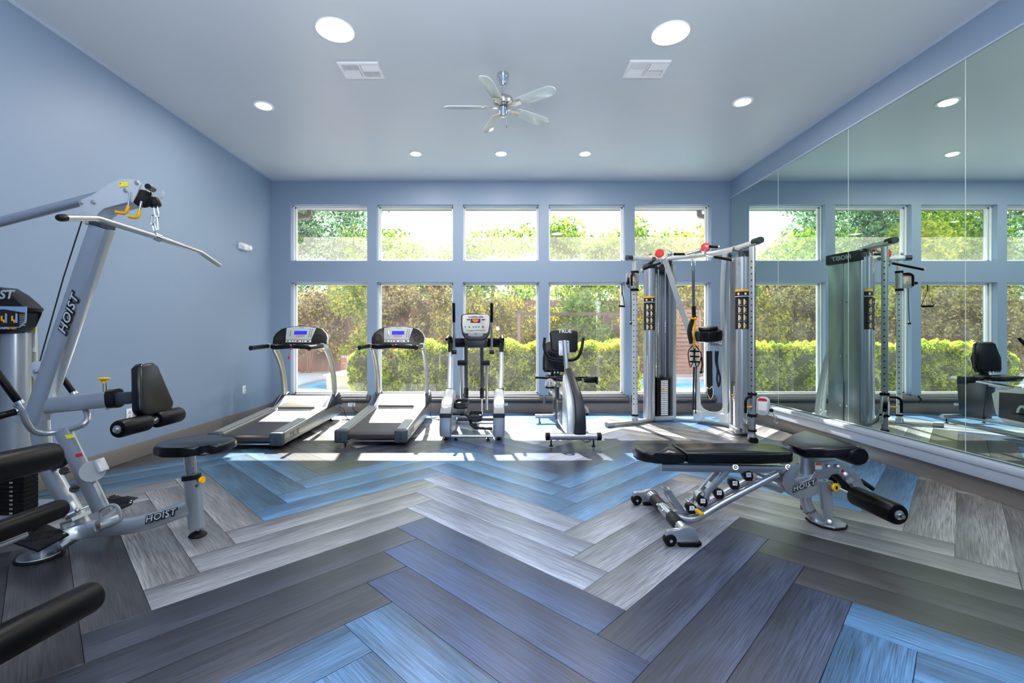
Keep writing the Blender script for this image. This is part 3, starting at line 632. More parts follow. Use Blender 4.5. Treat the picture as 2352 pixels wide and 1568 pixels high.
# back pad support and pads
w().bar([q6(325, 372, YC), q6(1335, 392, YC)], .05, .07, up=(0, 1, 0)).build('backrest_support', 'silver', B)
for x in (905, 1313): w().cyl(q6(x, 378, 2.92), q6(x, 378, 2.905), .0115, n=14, b=.003).cyl(q6(x, 378, 2.921), q6(x, 378, 2.914), .017, n=16).build('bolt', 'steel', B)
def pad(name, poly, z0, th, tilt=0, o=(0, 0), b=.016, mat='vinyl', lab=None):
    m = Matrix.Translation((o[0], YC, z0)) @ Matrix.Rotation(tilt, 4, 'Y')
    x = MB(bn.inv @ m).prism(poly, (0, 0, 0), (1, 0, 0), (0, 1, 0), th, b=b, seg=4); return x.build(name, mat, B, ang=60)
def arc(cx, cy, r, a0, a1, n=6): return [(cx+r*math.cos(math.radians(a0+(a1-a0)*k/n)), cy+r*math.sin(math.radians(a0+(a1-a0)*k/n))) for k in range(n+1)]
head = [(1.133, -.132), (1.133, .132)]+arc(1.0, .055, .078, 90, 165, 4)+arc(.91, .0, .038, 140, 220, 4)+arc(1.0, -.055, .078, 195, 270, 4)
head = [(1.133, -.132), (1.133, .132), (1.04, .13)]+arc(.955, .04, .085, 85, 180, 6)+arc(.955, -.04, .085, 180, 275, 6)+[(1.04, -.13)]
pad('head_pad', head, .447, .066)
main = [(1.152, -.134), (1.152, .134), (1.6, .134)]+arc(1.77, .07, .055, 75, 0, 5)+arc(1.77, -.07, .055, 0, -75, 5)+[(1.6, -.134)]
pad('back_pad', main, .447, .066)
w().box((1.143, YC, .438), (.03, .22, .03)).build('pad_joint', 'vinyl', B)
tl = -math.atan2(.045, .25)
sp_ = [(-.13, -.105), (-.13, .105), (.0, .2), (.10, .235), (.125, .235), (.125, -.235), (.10, -.235), (.0, -.2)]
pad('seat_pad', sp_, .495, .062, tl, (2.005, 0), b=.014)
w().sweep([(2.125, 2.715, .487), (2.125, 2.735, .487), (2.125, YC, .487), (2.125, 3.175, .487), (2.125, 3.195, .487)], ell(.118, .118, 24), scale=[.8, 1, 1, 1, .8]).build('seat_roll', 'vinyl', B)
# side plates
P1 = [(1296, 345), (1368, 335), (1350, 420), (1312, 455), (1318, 490), (1345, 497), (1440, 455), (1480, 395), (1470, 322), (1640, 306), (1722, 335), (1790, 400), (1860, 520), (1905, 585), (1862, 622), (1800, 560), (1745, 470), (1690, 425), (1640, 408), (1598, 415), (1570, 455), (1545, 510), (1490, 565), (1420, 596), (1340, 597), (1270, 565), (1232, 500), (1235, 440), (1270, 395)]
for Y in (2.905, 3.005): w().poly3([q6(x, y, 2.955)+V((0, Y-2.955, 0)) for x, y in P1], .008, n=(0, 1, 0), b=.0015).build('side_plate', 'silver', B)
w().cyl(q6(1440, 465, YC), q6(1445, 300, YC), .033, n=20).build('seat_post', 'silver', B)
w().bar([q6(1330, 478, YC), q6(1470, 440, YC)], .05, .09, up=(0, 1, 0)).build('plate_spacer', 'silver', B)
for x, y, r in ((1625, 370, .011), (1697, 370, .013), (1752, 432, .016)): w().cyl(q6(x, y, 2.9), q6(x, y, 2.885), r, n=16, b=.003).build('bolt', 'steel', B)
w().cyl(q6(1785, 480, 2.905), q6(1785, 480, 2.897), .02, n=22, b=.002).build('pivot_cap', 'grey', B)
c = q6(1546, 369, 2.9); w().box(c, (.042, .002, .042)).build('caution_label', 'stick', B); w().box(c+V((0, -.0015, .012)), (.038, .002, .015)).build('caution_label_heading', 'orange', B)
c = q6(1730, 402, 2.899); w().prism([(-.018, -.014), (.018, -.014), (0, .018)], c, (1, 0, 0), (0, 0, 1), .002).build('pinch_hazard_label', 'stick', B)
w().prism([(-.014, -.0115), (.014, -.0115), (0, .0135)], c+V((0, -.0015, 0)), (1, 0, 0), (0, 0, 1), .002).build('pinch_hazard_mark', 'red', B)
def hoist(parent, M4, size, back='black', front='silp', **k):
    text('HOIST', size, back, M4 @ Matrix.Translation((0, -size*.05, 0)), parent, ext=.0006, shear=.35, off=size*.12, space=1.08, sx=1.15)
    text('HOIST', size, front, M4 @ Matrix.Translation((0, 0, .0012)), parent, ext=.0006, shear=.35, off=size*.012, space=1.08, sx=1.15)
hoist(B, bn.inv @ frame(q6(1428, 522, 2.9)+V((0, -.002, 0)), (1, 0, .33), (0, -1, 0)), .042)
# front leg, foot, bracket, knob
w().tube(smooth([q6(1440, 470, YC), q6(1440, 590, YC), q6(1462, 680, YC), q6(1510, 750, YC), q6(1560, 805, YC)+V((0, 0, .006))], 4), .034, 18).build('front_leg', 'silver', B)
ft = [(2.0, 3.02), (2.06, 3.05), (2.15, 3.035), (2.195, 2.98), (2.19, 2.9), (2.14, 2.845), (2.06, 2.83), (2.005, 2.87), (1.985, 2.95)]
w().prism([(a-2.09, c-2.94) for a, c in ft], (2.09, 2.94, .006), (1, 0, 0), (0, 1, 0), .012, b=.004).build('rubber_foot', 'rubber', B)
w().prism([((a-2.09)*.93, (c-2.94)*.93) for a, c in ft], (2.09, 2.94, .0145), (1, 0, 0), (0, 1, 0), .006, b=.002).build('foot_plate', 'silver', B)
w().bar([q6(1585, 480, 2.9), q6(1615, 700, 2.9)], .062, .04, up=(0, 1, 0), r=.004).build('lock_bracket', 'silver', B)
w().bar([q6(1612, 690, 2.9), q6(1632, 812, 2.9)+V((0, 0, .005))], .05, .03, up=(0, 1, 0), r=.01).build('lock_bracket_foot', 'silver', B)
w().cyl(q6(1630, 800, 2.875), q6(1630, 800, 2.89), .014, n=14, b=.003).build('bolt', 'steel', B)
w().cyl(q6(1580, 475, 2.91), q6(1650, 520, 2.86), .0085, n=12).build('pull_pin', 'chrome', B)
kn = w().lathe([(0, 0), (.02, 0), (.0245, .004), (.0245, .013), (.02, .018), (0, .018)], q6(1668, 530, 2.87), (.1, -1, .05), n=24).build('pull_knob', 'yellow', B)
w().box(q6(1668, 530, 2.87)+V((0, -.019, 0)), (.012, .002, .02)).build('knob_mark', 'black', kn)
w().tube([q6(1430, 720, 3.02), q6(1470, 745, 3.0), q6(1500, 740, 2.97)], .006, 8).box(q6(1425, 690, 3.02), (.02, .03, .03), b=.004).build('cable_stop', 'darkm', B)
# rollers and roller arm
w().bar([q6(1745, 440, YC), q6(1900, 600, YC)+V((.0, 0, .0))], .06, .045, up=(0, 1, 0)).build('roller_arm', 'silver', B)
w().tube(smooth([q6(1600, 430, YC+.01), q6(1660, 430, YC+.01), q6(1730, 500, YC+.01), q6(1790, 580, YC+.01)], 3), .02, 10).build('inner_arm', 'plastic', B)
RX, RZ = 2.19, .216
w().cyl((RX, 2.5, RZ), (RX, 3.4, RZ), .012, n=14).build('roller_axle', 'chrome', B)
for y0, y1 in ((2.53, 2.84), (3.06, 3.37)):
    r_ = w().sweep([(RX, y0, RZ), (RX, y0+.003, RZ), (RX, y0+.014, RZ), (RX, y1-.014, RZ), (RX, y1-.003, RZ), (RX, y1, RZ)], ell(.116, .116, 28), scale=[.8, .93, 1, 1, .93, .8]).build('foam_roller', 'foam', B)
    w().lathe([(0, 0), (.026, 0), (.026, .004), (.014, .009), (0, .009)], (RX, y0, RZ), (0, -1, 0), n=22).build('roller_cap', 'steel', r_)
w().cyl(q6(1855, 470, 3.0), q6(1975, 552, 2.95), .014, n=14, b=.004).build('hand_grip', 'foam', B)
w().cyl(q6(1838, 458, 3.0), q6(1858, 472, 3.0), .016, n=14).build('grip_collar', 'chrome', B)
w().tube([q6(1800, 470, 3.0), q6(1850, 465, 3.0)], .012, 10).build('grip_bracket', 'silver', B)

# ---------------------------------------------------------------- lat pulldown machine on the left
LY = 2.65
lt = Thing('lat_pulldown_machine', 'large silver lat pulldown machine with long pull bar by the left wall', 'weight machine', (-2.5, LY, 0))
B2 = lt.o; w = lt.w
def c1(x, y, Y=LY): return at(x/2.45, 380+y/2.45, Y)
def c2(x, y, Y=LY): return at(x/2.347, 900+y/2.347, Y)
def c12(x, y, Y=LY): return at(120+x/5.88, 400+y/5.88, Y)
w().bar([c1(205, 1440), c1(300, 1150), c1(575, 350)], .115, .085, up=(0, 1, 0), r=.03).build('main_column', 'silver', B2)
w().bar([c1(225, 1400), c1(228, 1510), c2(250, 400), c2(440, 720)], .085, .07, f=.08, up=(0, 1, 0), r=.028).build('lower_column', 'silver', B2)
w().bar([c1(250, 1352), c1(630, 1312)], .092, .07, up=(0, 1, 0), r=.02).build('pad_arm', 'silver', B2)
w().bar([c1(622, 1312), c1(668, 1308)], .108, .085, up=(0, 1, 0), r=.03).build('arm_collar', 'plastic', B2)
w().bar([c1(660, 1312), c1(760, 1302)], .07, .05, up=(0, 1, 0), r=.01).build('arm_extension', 'darkm', B2)
w().cyl(c1(592, 1285), c1(590, 1225), .0105, n=14).build('pin_stem', 'steel', B2)
w().lathe([(.0, -.012), (.012, -.012), (.012, .003), (.03, .012), (.03, .019), (0, .019)], c1(584, 1212), (0, 0, 1), n=20).build('pull_pin_knob', 'yellow', B2)
w().cyl(c1(605, 1360), c1(603, 1372), .008, n=10).build('bolt', 'steel', B2)
# top plates, beam and pulley
T1 = [(455, 400), (640, 330), (820, 205), (880, 160), (1000, 110), (1120, 100), (1240, 122), (1300, 170), (1262, 250), (1230, 320), (1180, 415), (1130, 405), (900, 468), (800, 492), (730, 550), (690, 640), (540, 620), (510, 500)]
o_ = c12(0, 0)
for dy in (-.05, .05): w().poly3([c12(x, y)+V((0, dy, 0)) for x, y in T1], .008, n=(0, 1, 0), b=.0015).build('head_plate', 'silver2', B2)
w().tube([c12(975, 210)+V((0, 0, 0)), c1(0, 318), at(-170, 553, LY)], .0275, 18).build('top_beam', 'silver', B2)
w().bar([at(-165, 552, LY), V((at(-165, 552, LY).x, LY, .01))], .08, .08, up=(0, 1, 0)).build('rear_upright', 'silver', B2)
w().cyl(c12(1225, 330, LY-.02), c12(1225, 330, LY+.02), .05, n=30, b=.006).build('head_pulley', 'rubber', B2)
w().cyl(c12(1290, 165, LY-.07), c12(1365, 205, LY-.0), .016, n=14).build('spacer', 'plastic', B2)
w().poly3([c12(x, y)+V((0, .06, 0)) for x, y in ((1380, 180), (1415, 200), (1410, 240), (1380, 300), (1355, 290), (1370, 230))], .008, n=(0, 1, 0)).build('guide_tab', 'silver2', B2)
for x, y in ((1250, 160), (1105, 260), (675, 415), (510, 420)): w().cyl(c12(x, y)+V((0, -.054, 0)), c12(x, y)+V((0, -.066, 0)), .012, n=14, b=.003).build('bolt', 'steel', B2)
w().poly3([c12(x, y)+V((0, -.0562, 0)) for x, y in ((1005, 155), (1135, 143), (1140, 203), (1018, 215))], .0015, n=(0, 1, 0)).build('caution_label', 'sticky', B2)
w().poly3([c12(x, y)+V((0, -.0575, 0)) for x, y in ((1018, 165), (1036, 163), (1037, 178), (1022, 180))], .001, n=(0, 1, 0)).build('caution_label_mark', 'red', B2)
w().bar([c12(600, 660), c12(760, 700)], .035, .1, up=(0, 1, 0)).build('column_clamp', 'darkm', B2)
w().cyl(c12(590, 690)+V((0, -.05, 0)), c12(590, 690)+V((0, -.062, 0)), .012, n=14, b=.003).build('bolt', 'steel', B2)
for p in (((1175, 290), (1150, 470), (1120, 575), (985, 552)), ((1325, 410), (1300, 520), (1280, 630), (1160, 610))):
    dy = -.065
    a = [c12(x, y)+V((0, dy, 0)) for x, y in p]
    h = w().tube([a[0], a[1]], .0065, 10).build('bar_hook', 'chrome', B2)
    w().tube([a[1], a[2], a[3]], .0095, 10, f=.02).build('hook_sleeve', 'yellow', h)
# cables
w().tube([c12(460, 440), c12(150, 1400), c1(222, 1110)], .0035, 8).tube([c12(1330, 240, LY), c12(1345, 330, 2.62)], .004, 8).build('cable', 'cable', B2)
w().poly3([c1(x, y)+V((0, -.0, 0)) for x, y in ((195, 1110), (215, 1100), (262, 1100), (262, 1190), (225, 1210), (190, 1170))], .05, n=(0, 1, 0), b=.004).build('cable_bracket', 'silver2', B2)
w().cyl(c1(236, 1155)+V((0, -.03, 0)), c1(236, 1155)+V((0, -.045, 0)), .012, n=14, b=.004).build('bolt', 'steel', B2)
# knee pad and rollers
kc = V((-2.03, 2.68, .885)); km = Matrix.Translation(kc) @ Matrix.Rotation(math.radians(-13), 4, 'Y')
kp = [(-.045, .155), (.045, .155), (.075, .135), (.135, -.10), (.118, -.135), (.08, -.15), (-.08, -.15), (-.118, -.135), (-.135, -.10), (-.075, .135)]
MB(lt.inv @ km).prism(kp, (0, 0, 0), (0, 1, 0), (0, 0, 1), .06, b=.02, seg=4).build('knee_pad', 'vinyl', B2, ang=60)
w().cyl((-1.986, 2.38, .711), (-1.986, 2.88, .711), .011, n=12).bar([(-2.06, 2.63, .8), (-1.986, 2.63, .711)], .03, .03).build('roller_axle', 'steel', B2)
for y0, y1 in ((2.40, 2.60), (2.665, 2.865)):
    r_ = w().sweep([(-1.986, y0, .711), (-1.986, y0+.003, .711), (-1.986, y0+.012, .711), (-1.986, y1-.012, .711), (-1.986, y1-.003, .711), (-1.986, y1, .711)], ell(.092, .092, 26), scale=[.8, .93, 1, 1, .93, .8]).build('foam_roller', 'foam', B2)
    w().lathe([(0, 0), (.022, 0), (.022, .004), (.012, .007), (0, .007)], (-1.986, y0, .711), (0, -1, 0), n=20).build('roller_cap', 'steel', r_)
# pull bar hanging from the cable: a thing of its own
br = Thing('pull_bar', 'long chrome pull bar with bent ends hanging from the pulldown machine', 'pull bar', at(361, 546, 2.6))
bp_ = [at(137, 500, 2.08), at(222, 501, 2.27), at(361, 545, 2.6), at(460, 579, 2.9), at(504, 609, 3.08)]
br.w().tube(bp_, .0145, 14, f=.02).build('bar', 'steel', br.o)
br.w().lathe([(0, .012), (.012, .01), (.0165, 0), (.0165, -.03), (.0, -.03)], bp_[0], (bp_[0]-bp_[1]), n=16).build('end_cap', 'plastic', br.o)
br.w().cyl(at(354, 542, 2.585), at(368, 548, 2.615), .021, n=18).build('centre_sleeve', 'chrome', br.o)
ch = Thing('cable_clip', 'black ball stop with chrome snap links above the pull bar', 'clip', at(356, 462, 2.61))
ch.w().cyl(at(352, 455, 2.61), at(358, 474, 2.61), .027, .03, n=20, b=.008).build('ball_stop', 'rubber', ch.o)
def link(a, b_, wd, r):
    a, b_ = V(a), V(b_); d = (b_-a).normalized(); s_ = d.cross(V((0, 1, 0))).normalized(); L = (b_-a).length; out = []
    for k in range(16):
        t = 2*PI*k/16; out.append((a+b_)/2+d*(L/2-wd/2)*(1 if math.cos(t) > 0 else -1)+d*math.cos(t)*wd/2+s_*math.sin(t)*wd/2)
    return out
ch.w().tube(link(at(357, 470, 2.61), at(361, 500, 2.61), .022, .004), .004, 6, closed=True).build('snap_hook', 'chrome', ch.o)
ch.w().tube(link(at(353, 494, 2.61), at(350, 518, 2.61), .02, .003), .003, 6, closed=True).build('chain_link', 'chrome', ch.o)
ch.w().tube(link(at(352, 514, 2.61), at(357, 532, 2.61), .016, .003), .003, 6, closed=True).build('chain_link', 'chrome', ch.o)
ch.w().tube([at(360, 496, 2.605), at(363, 528, 2.6)], .0045, 8).build('shank', 'chrome', ch.o)
# handle loop and grips
w().tube([c2(x, y, Y) for x, y, Y in ((462, 95, 2.66), (478, 130, 2.64), (462, 172, 2.6), (400, 196, 2.6), (310, 215, 2.6), (235, 226, 2.56), (175, 212, 2.5), (140, 160, 2.45), (118, 95, 2.42), (85, 62, 2.4))], .0155, 12, f=.03).build('handle_loop', 'silver', B2)
for a, c_ in (((100, 1325, 2.4), (-30, 1150, 2.35)), ((78, 1388, 2.4), (-60, 1425, 2.3)), ((412, 1278, 2.86), (330, 1165, 2.86))):
    p0, p1 = c1(*a), c1(*c_); w().cyl(p0, p1, .0165 if a[0] > 200 else .0175, n=16, b=.004).build('hand_grip', 'foam', B2)
    w().cyl(p0, p0+(p0-p1).normalized()*.02, .021, n=16).build('grip_collar', 'chrome', B2)
# lever arm with pulleys
w().bar([c2(338, 205, 2.6), c2(545, 632, 2.6)], .09, .05, up=(0, 1, 0), r=.024).build('lever_arm', 'silver', B2)
w().poly3([c2(x, y, 2.565) for x, y in ((348, 232), (390, 225), (402, 245), (362, 252))], .002, n=(0, 1, 0)).build('caution_label', 'sticky', B2)
w().poly3([c2(x, y, 2.57) for x, y in ((405, 335), (440, 328), (446, 345), (410, 352))], .002, n=(0, 1, 0)).build('warning_label', 'red', B2)
w().cyl(c2(500, 425, 2.56), c2(500, 425, 2.6), .058, n=36).build('lever_pulley', 'grey', B2)
w().bar([c2(530, 362, 2.58), c2(560, 425, 2.58)], .022, .055, up=(0, 1, 0), r=.003).build('pulley_guard', 'silver2', B2)
w().cyl(c2(478, 430, 2.55), c2(478, 430, 2.56), .01, n=12).build('bolt', 'steel', B2)
w().cyl(c2(312, 365, 2.62), c2(312, 365, 2.66), .05, n=30).build('rear_pulley', 'rubber', B2)
for x, y in ((345, 425), (400, 522)): w().cyl(c2(x, y, 2.6), c2(x, y, 2.61), .022, n=16).build('column_slot', 'black', B2)
w().tube([c2(380, 430, 2.59), c2(330, 445, 2.6)], .003, 6).tube([c2(430, 515, 2.58), c2(375, 520, 2.6)], .003, 6).build('cable', 'cable', B2)
# base
w().bar([c2(300, 825, 2.52), c2(420, 748, 2.62), c2(560, 730, 2.65), c2(700, 722, 2.68), c2(830, 690, 2.72), c2(1020, 620, 2.77)], .088, .07, f=.18, up=(0, 1, 0), r=.02).build('base_beam', 'silver', B2)
w().bar([c2(240, 850, 2.5), c2(330, 815, 2.52)], .05, .05, up=(0, 1, 0)).build('base_strut', 'silver', B2)
w().cyl(V((-2.48, 2.5, .018)), V((-2.47, 2.5, .11)), .045, n=24).build('base_leg', 'silver', B2)
w().lathe([(0, 0), (.098, 0), (.104, .006), (.1, .013), (0, .014)], (-2.49, 2.5, 0), n=36).build('rubber_foot', 'rubber', B2)
w().lathe([(0, 0), (.092, 0), (.09, .004), (.05, .007), (0, .007)], (-2.49, 2.5, .014), n=36).build('foot_flange', 'silver', B2)
w().bar([c2(400, 745, 2.62), c2(380, 690, 2.62), c2(440, 665, 2.62)], .02, .12, up=(0, 1, 0)).build('gusset', 'silver', B2)
w().tube([c2(545, 700, 2.6), c2(535, 650, 2.6), c2(560, 618, 2.6), c2(615, 605, 2.6), c2(640, 625, 2.6), c2(652, 680, 2.6)], .009, 8, f=.02).build('hinge_loop', 'silver', B2)
w().cyl(c2(525, 725, 2.56), c2(650, 675, 2.66), .027, n=20).build('hinge_tube', 'silver', B2)
w().lathe([(0, 0), (.032, 0), (.032, .008), (.015, .012), (0, .012)], c2(533, 722, 2.555), (-.4, -1, .1), n=24).build('hinge_cap', 'steel', B2)
w().cyl(c2(340, 672, 2.58), c2(500, 605, 2.66), .0075, n=10).build('pivot_rod', 'chrome', B2)
for x, y in ((345, 670), (418, 638), (205, 706)): w().ball(c2(x, y, 2.56), .013, 10, 6).build('bolt', 'steel', B2)
w().bar([c2(90, 770, 2.5), c2(210, 710, 2.6), c2(300, 680, 2.65)], .025, .025, up=(0, 1, 0)).build('link_rod', 'steel', B2)
hoist(B2, lt.inv @ frame(c2(862, 668, 2.655), (1, .06, .27), (0.06, -1, 0)), .05)
hoist(B2, lt.inv @ frame(c1(385, 840, LY-.0455), (.36, 0, 1), (0, -1, 0)), .065)
# foot plates
def footplate(P, z):
    ps = [onz(x/2.347, 900+y/2.347, z) for x, y in P]; o = w().poly3(ps, .012, n=(0, 0, 1), b=.003).build('foot_plate', 'rubber', B2)
    a, b_, c_, d_ = ps[0], ps[1], ps[-2], ps[-1]; m = w()
    n = 11; ctr = sum(ps, V((0, 0, 0)))/len(ps); u = (ps[2]-ps[0]).normalized(); v = V((-u.y, u.x, 0)); L = (ps[2]-ps[0]).length*.36
    for k in range(n): m.box(ctr+v*((k-(n-1)/2)*.0155)+V((0, 0, .0075)), (L*2*(1-abs(k-(n-1)/2)/n*.9), .006, .004), rot=Matrix.Rotation(math.atan2(u.y, u.x), 3, 'Z'))
    m.build('tread_rib', 'black', o)
    for p in ps[:4:1]:
        w().ball(p+(ctr-p)*.16+V((0, 0, .007)), (.008, .008, .005), 8, 5).build('bolt', 'steel', o)
footplate([(70, 812), (132, 742), (245, 712), (372, 768), (205, 860)], .115)
footplate([(570, 570), (625, 555), (718, 592), (712, 604), (645, 632), (600, 612)], .1)
w().bar([c2(120, 780, 2.45)+V((0, 0, -.03)), c2(420, 745, 2.62)], .03, .03).bar([c2(640, 610, 3.0)+V((0, 0, -.02)), c2(560, 690, 2.7)], .03, .03).build('foot_bracket', 'silver', B2)
# seat post and seat
px_, py_ = -1.815, 2.765
w().bar([c2(1033, 462, py_), c2(1061, 728, py_)], .088, .055, up=(0, 1, 0), r=.022).build('seat_sleeve', 'silver', B2)
w().bar([c2(1022, 345, py_), c2(1034, 470, py_)], .062, .04, up=(0, 1, 0), r=.015).build('seat_tube', 'steel', B2)
w().bar([c2(1031, 446, py_), c2(1034, 470, py_)], .1, .065, up=(0, 1, 0), r=.022).build('sleeve_collar', 'plastic', B2)
for k, s_ in enumerate('123'): text(s_, .017, 'black', lt.inv @ frame(c2(1040, 388+k*24, py_-.021), (1, 0, 0), (0, -1, 0)), B2, ext=.0004)
w().cyl(c2(1060, 505, py_-.024), c2(1060, 505, py_-.031), .009, n=12).build('pin_hole', 'black', B2)
w().cyl(c2(1066, 735, py_), V((c2(1066, 735, py_).x, py_, .02)), .008, n=10).build('levelling_bolt', 'chrome', B2)
w().lathe([(0, 0), (.046, 0), (.05, .006), (.04, .018), (.014, .03), (0, .03)], (c2(1066, 735, py_).x, py_, 0), n=28).build('levelling_foot', 'rubber', B2)
w().cyl(c2(1065, 480, py_), c2(1090, 470, py_), .008, n=10).build('pin_stem', 'chrome', B2)
w().lathe([(0, 0), (.018, 0), (.021, .005), (.021, .014), (.016, .02), (0, .02)], c2(1082, 474, py_), (1, -.35, .1), n=20).build('pull_pin_knob', 'yellow', B2)
sps = [(-.235, -.02), (-.225, -.09), (-.17, -.15), (-.06, -.17), (.05, -.15), (.09, -.105), (.17, -.075), (.17, .085), (.09, .12), (.04, .165), (-.06, .18), (-.17, .155), (-.225, .09)]
sps = [(p.x, p.y) for p in smooth([V((a, b_, 0)) for a, b_ in sps+sps[:1]], 3)][:-1]
w().prism(sps, (px_-.01, py_+.06, .525), (1, 0, 0), (0, 1, 0), .056, b=.016, seg=4).build('seat_pad', 'vinyl', B2, ang=60)
# weight tower
tw = Thing('weight_tower', 'weight stack tower with black instruction head cut by the left edge', 'weight tower', (-3.2, 3.02, 0))
TB = tw.o; w = tw.w; TY = 3.0
def ct(u, v, Y=TY): return at(u, v, Y)
hd = [(-115, 662), (20, 661), (45, 676), (70, 700), (81, 708), (78, 715), (68, 719), (62, 750), (46, 760), (32, 766), (-100, 770), (-130, 755), (-140, 710)]
w().poly3([ct(u, v, 2.93) for u, v in hd], .13, n=(0, 1, 0), b=.012).build('head_cover', 'plastic', TB)
w().poly3([ct(u, v, 2.86) for u, v in ((-70, 702), (62, 704), (60, 740), (46, 752), (-60, 756), (-75, 740))], .004, n=(0, 1, 0)).build('instruction_placard', pbr('placard_blue', '8fa6cc', .4), TB)
w().poly3([ct(u, v, 2.856) for u, v in ((-66, 716), (8, 710), (57, 718), (55, 738), (42, 750), (-60, 752))], .003, n=(0, 1, 0)).build('placard_panel', 'black', TB)
for k in range(7): w().poly3([ct(45, 722+k*4, 2.852), ct(58, 722.3+k*4, 2.852), ct(58, 723.6+k*4, 2.852), ct(45, 723.3+k*4, 2.852)], .002, n=(0, 1, 0)).build('placard_text_line', 'yellow' if k == 0 else 'lgrey', TB)
for u0 in (3, 27):
    w().poly3([ct(u, v, 2.852) for u, v in ((u0+9, 719), (u0+13, 721), (u0+13, 741), (u0+8, 741))], .002, n=(0, 1, 0)).build('pictogram_machine', pbr('placard_sky', '9fb3d6', .4), TB)
    w().poly3([ct(u, v, 2.851) for u, v in ((u0-1, 725), (u0+3, 725), (u0+3, 733), (u0+7, 734), (u0+7, 741), (u0+4, 741), (u0+4, 737), (u0-1, 737))], .002, n=(0, 1, 0)).build('pictogram_figure', 'yellow', TB)
text('HOIST', .075, 'silp', tw.inv @ frame(ct(-14, 677, 2.862), (1, 0, 0), (0, -1, 0)), TB, shear=.2, off=.002, sx=1.1)
text('DUAL', .024, 'stick', tw.inv @ frame(ct(10, 753, 2.858), (1, 0, 0), (0, -1, 0)), TB)
text('SERIES', .02, 'yellow', tw.inv @ frame(ct(27, 753.3, 2.858), (1, 0, 0), (0, -1, 0)), TB)
w().cyl(ct(36, 765), V((ct(36, 765).x, TY, .02)), .076, n=30).build('front_shroud', 'silver', TB)
w().poly3([V((ct(u, v, 3.07).x, 3.07, max(ct(u, v, 3.07).z, .02))) for u, v in ((70, 716), (83, 712), (85, 800), (85, 960), (72, 1190), (50, 1190), (54, 960), (60, 800))], .012, n=(0, 1, 0), b=.003).build('side_shroud', 'creme', TB)
w().poly3([ct(u, v, 3.058) for u, v in ((66, 755), (82, 755), (82, 808), (60, 806))], .002, n=(0, 1, 0)).build('serial_label', 'stick', TB)
w().poly3([ct(u, v, 3.0555) for u, v in ((66, 754), (82, 754), (82, 761), (65.5, 761))], .002, n=(0, 1, 0)).build('serial_label_heading', 'sticky', TB)
for k in range(8): w().poly3([ct(69, 766+k*4.2, 3.0555), ct(79, 766+k*4.2, 3.0555), ct(79, 767.6+k*4.2, 3.0555), ct(69, 767.6+k*4.2, 3.0555)], .002, n=(0, 1, 0)).build('serial_text_line', 'grey', TB)
w().box((-3.33, 3.1, .75), (.2, .06, 1.46)).build('back_panel', 'silver', TB)
for x in (-3.255, -3.4): w().cyl((x, 3.0, .02), (x, 3.0, 1.3), .011, n=12).build('guide_rod', 'chrome', TB)
for k in range(9):
    z = .05+k*.0268
    p = w().box((-3.07, 2.87, z+.06), (.32, .09, .0245), b=.002, seg=1).build('weight_plate', 'rubber', TB)
    text(str(205-15*k if 205-15*k > 0 else 10), .015, 'stick', tw.inv @ frame((-2.99, 2.824, z+.06), (1, 0, 0), (0, -1, 0)), p, ext=.0003)
w().box((-3.15, 2.96, .05), (.5, .3, .1), b=.006).build('tower_base', 'silver', TB)
# ---------------------------------------------------------------- roller machine in the near left corner
lm = Thing('leg_curl_machine', 'nearest machine at the left edge, only its thick black rollers in frame', 'weight machine', (-2.0, 1.3, 0))
w = lm.w
def rol(p0, p1, r, nm='foam_roller'):
    p0, p1 = V(p0), V(p1); d = (p1-p0).normalized(); o = w().sweep([p0, p0+d*.004, p0+d*.02, p1-d*.02, p1-d*.004, p1], ell(2*r, 2*r, 32), scale=[.78, .92, 1, 1, .92, .78]).build(nm, 'foam', lm.o)
    return o
rol(at(124, 1045, 2.08), (-2.04, 1.5, .68), .06); rol(at(143, 1166, 2.2), (-2.09, 1.5, .39), .045)
rol((-1.585, 1.8, .185), (-1.6, 1.25, .235), .058)
w().cyl((-2.09, 1.5, .33), at(57, 1228, 2.1), .016, n=14).build('roller_axle', 'silver', lm.o)
w().bar([(-2.05, 1.46, .72), (-2.1, 1.46, .36), (-2.08, 1.46, .0)], .08, .06, up=(0, 1, 0)).bar([(-2.08, 1.46, .035), (-1.6, 1.22, .035)], .06, .06).bar([(-1.6, 1.22, .0), (-1.6, 1.22, .25)], .05, .05, up=(0, 1, 0)).bar([(-2.08, 1.46, .035), (-2.9, 1.46, .035)], .06, .06).build('frame', 'silver', lm.o)
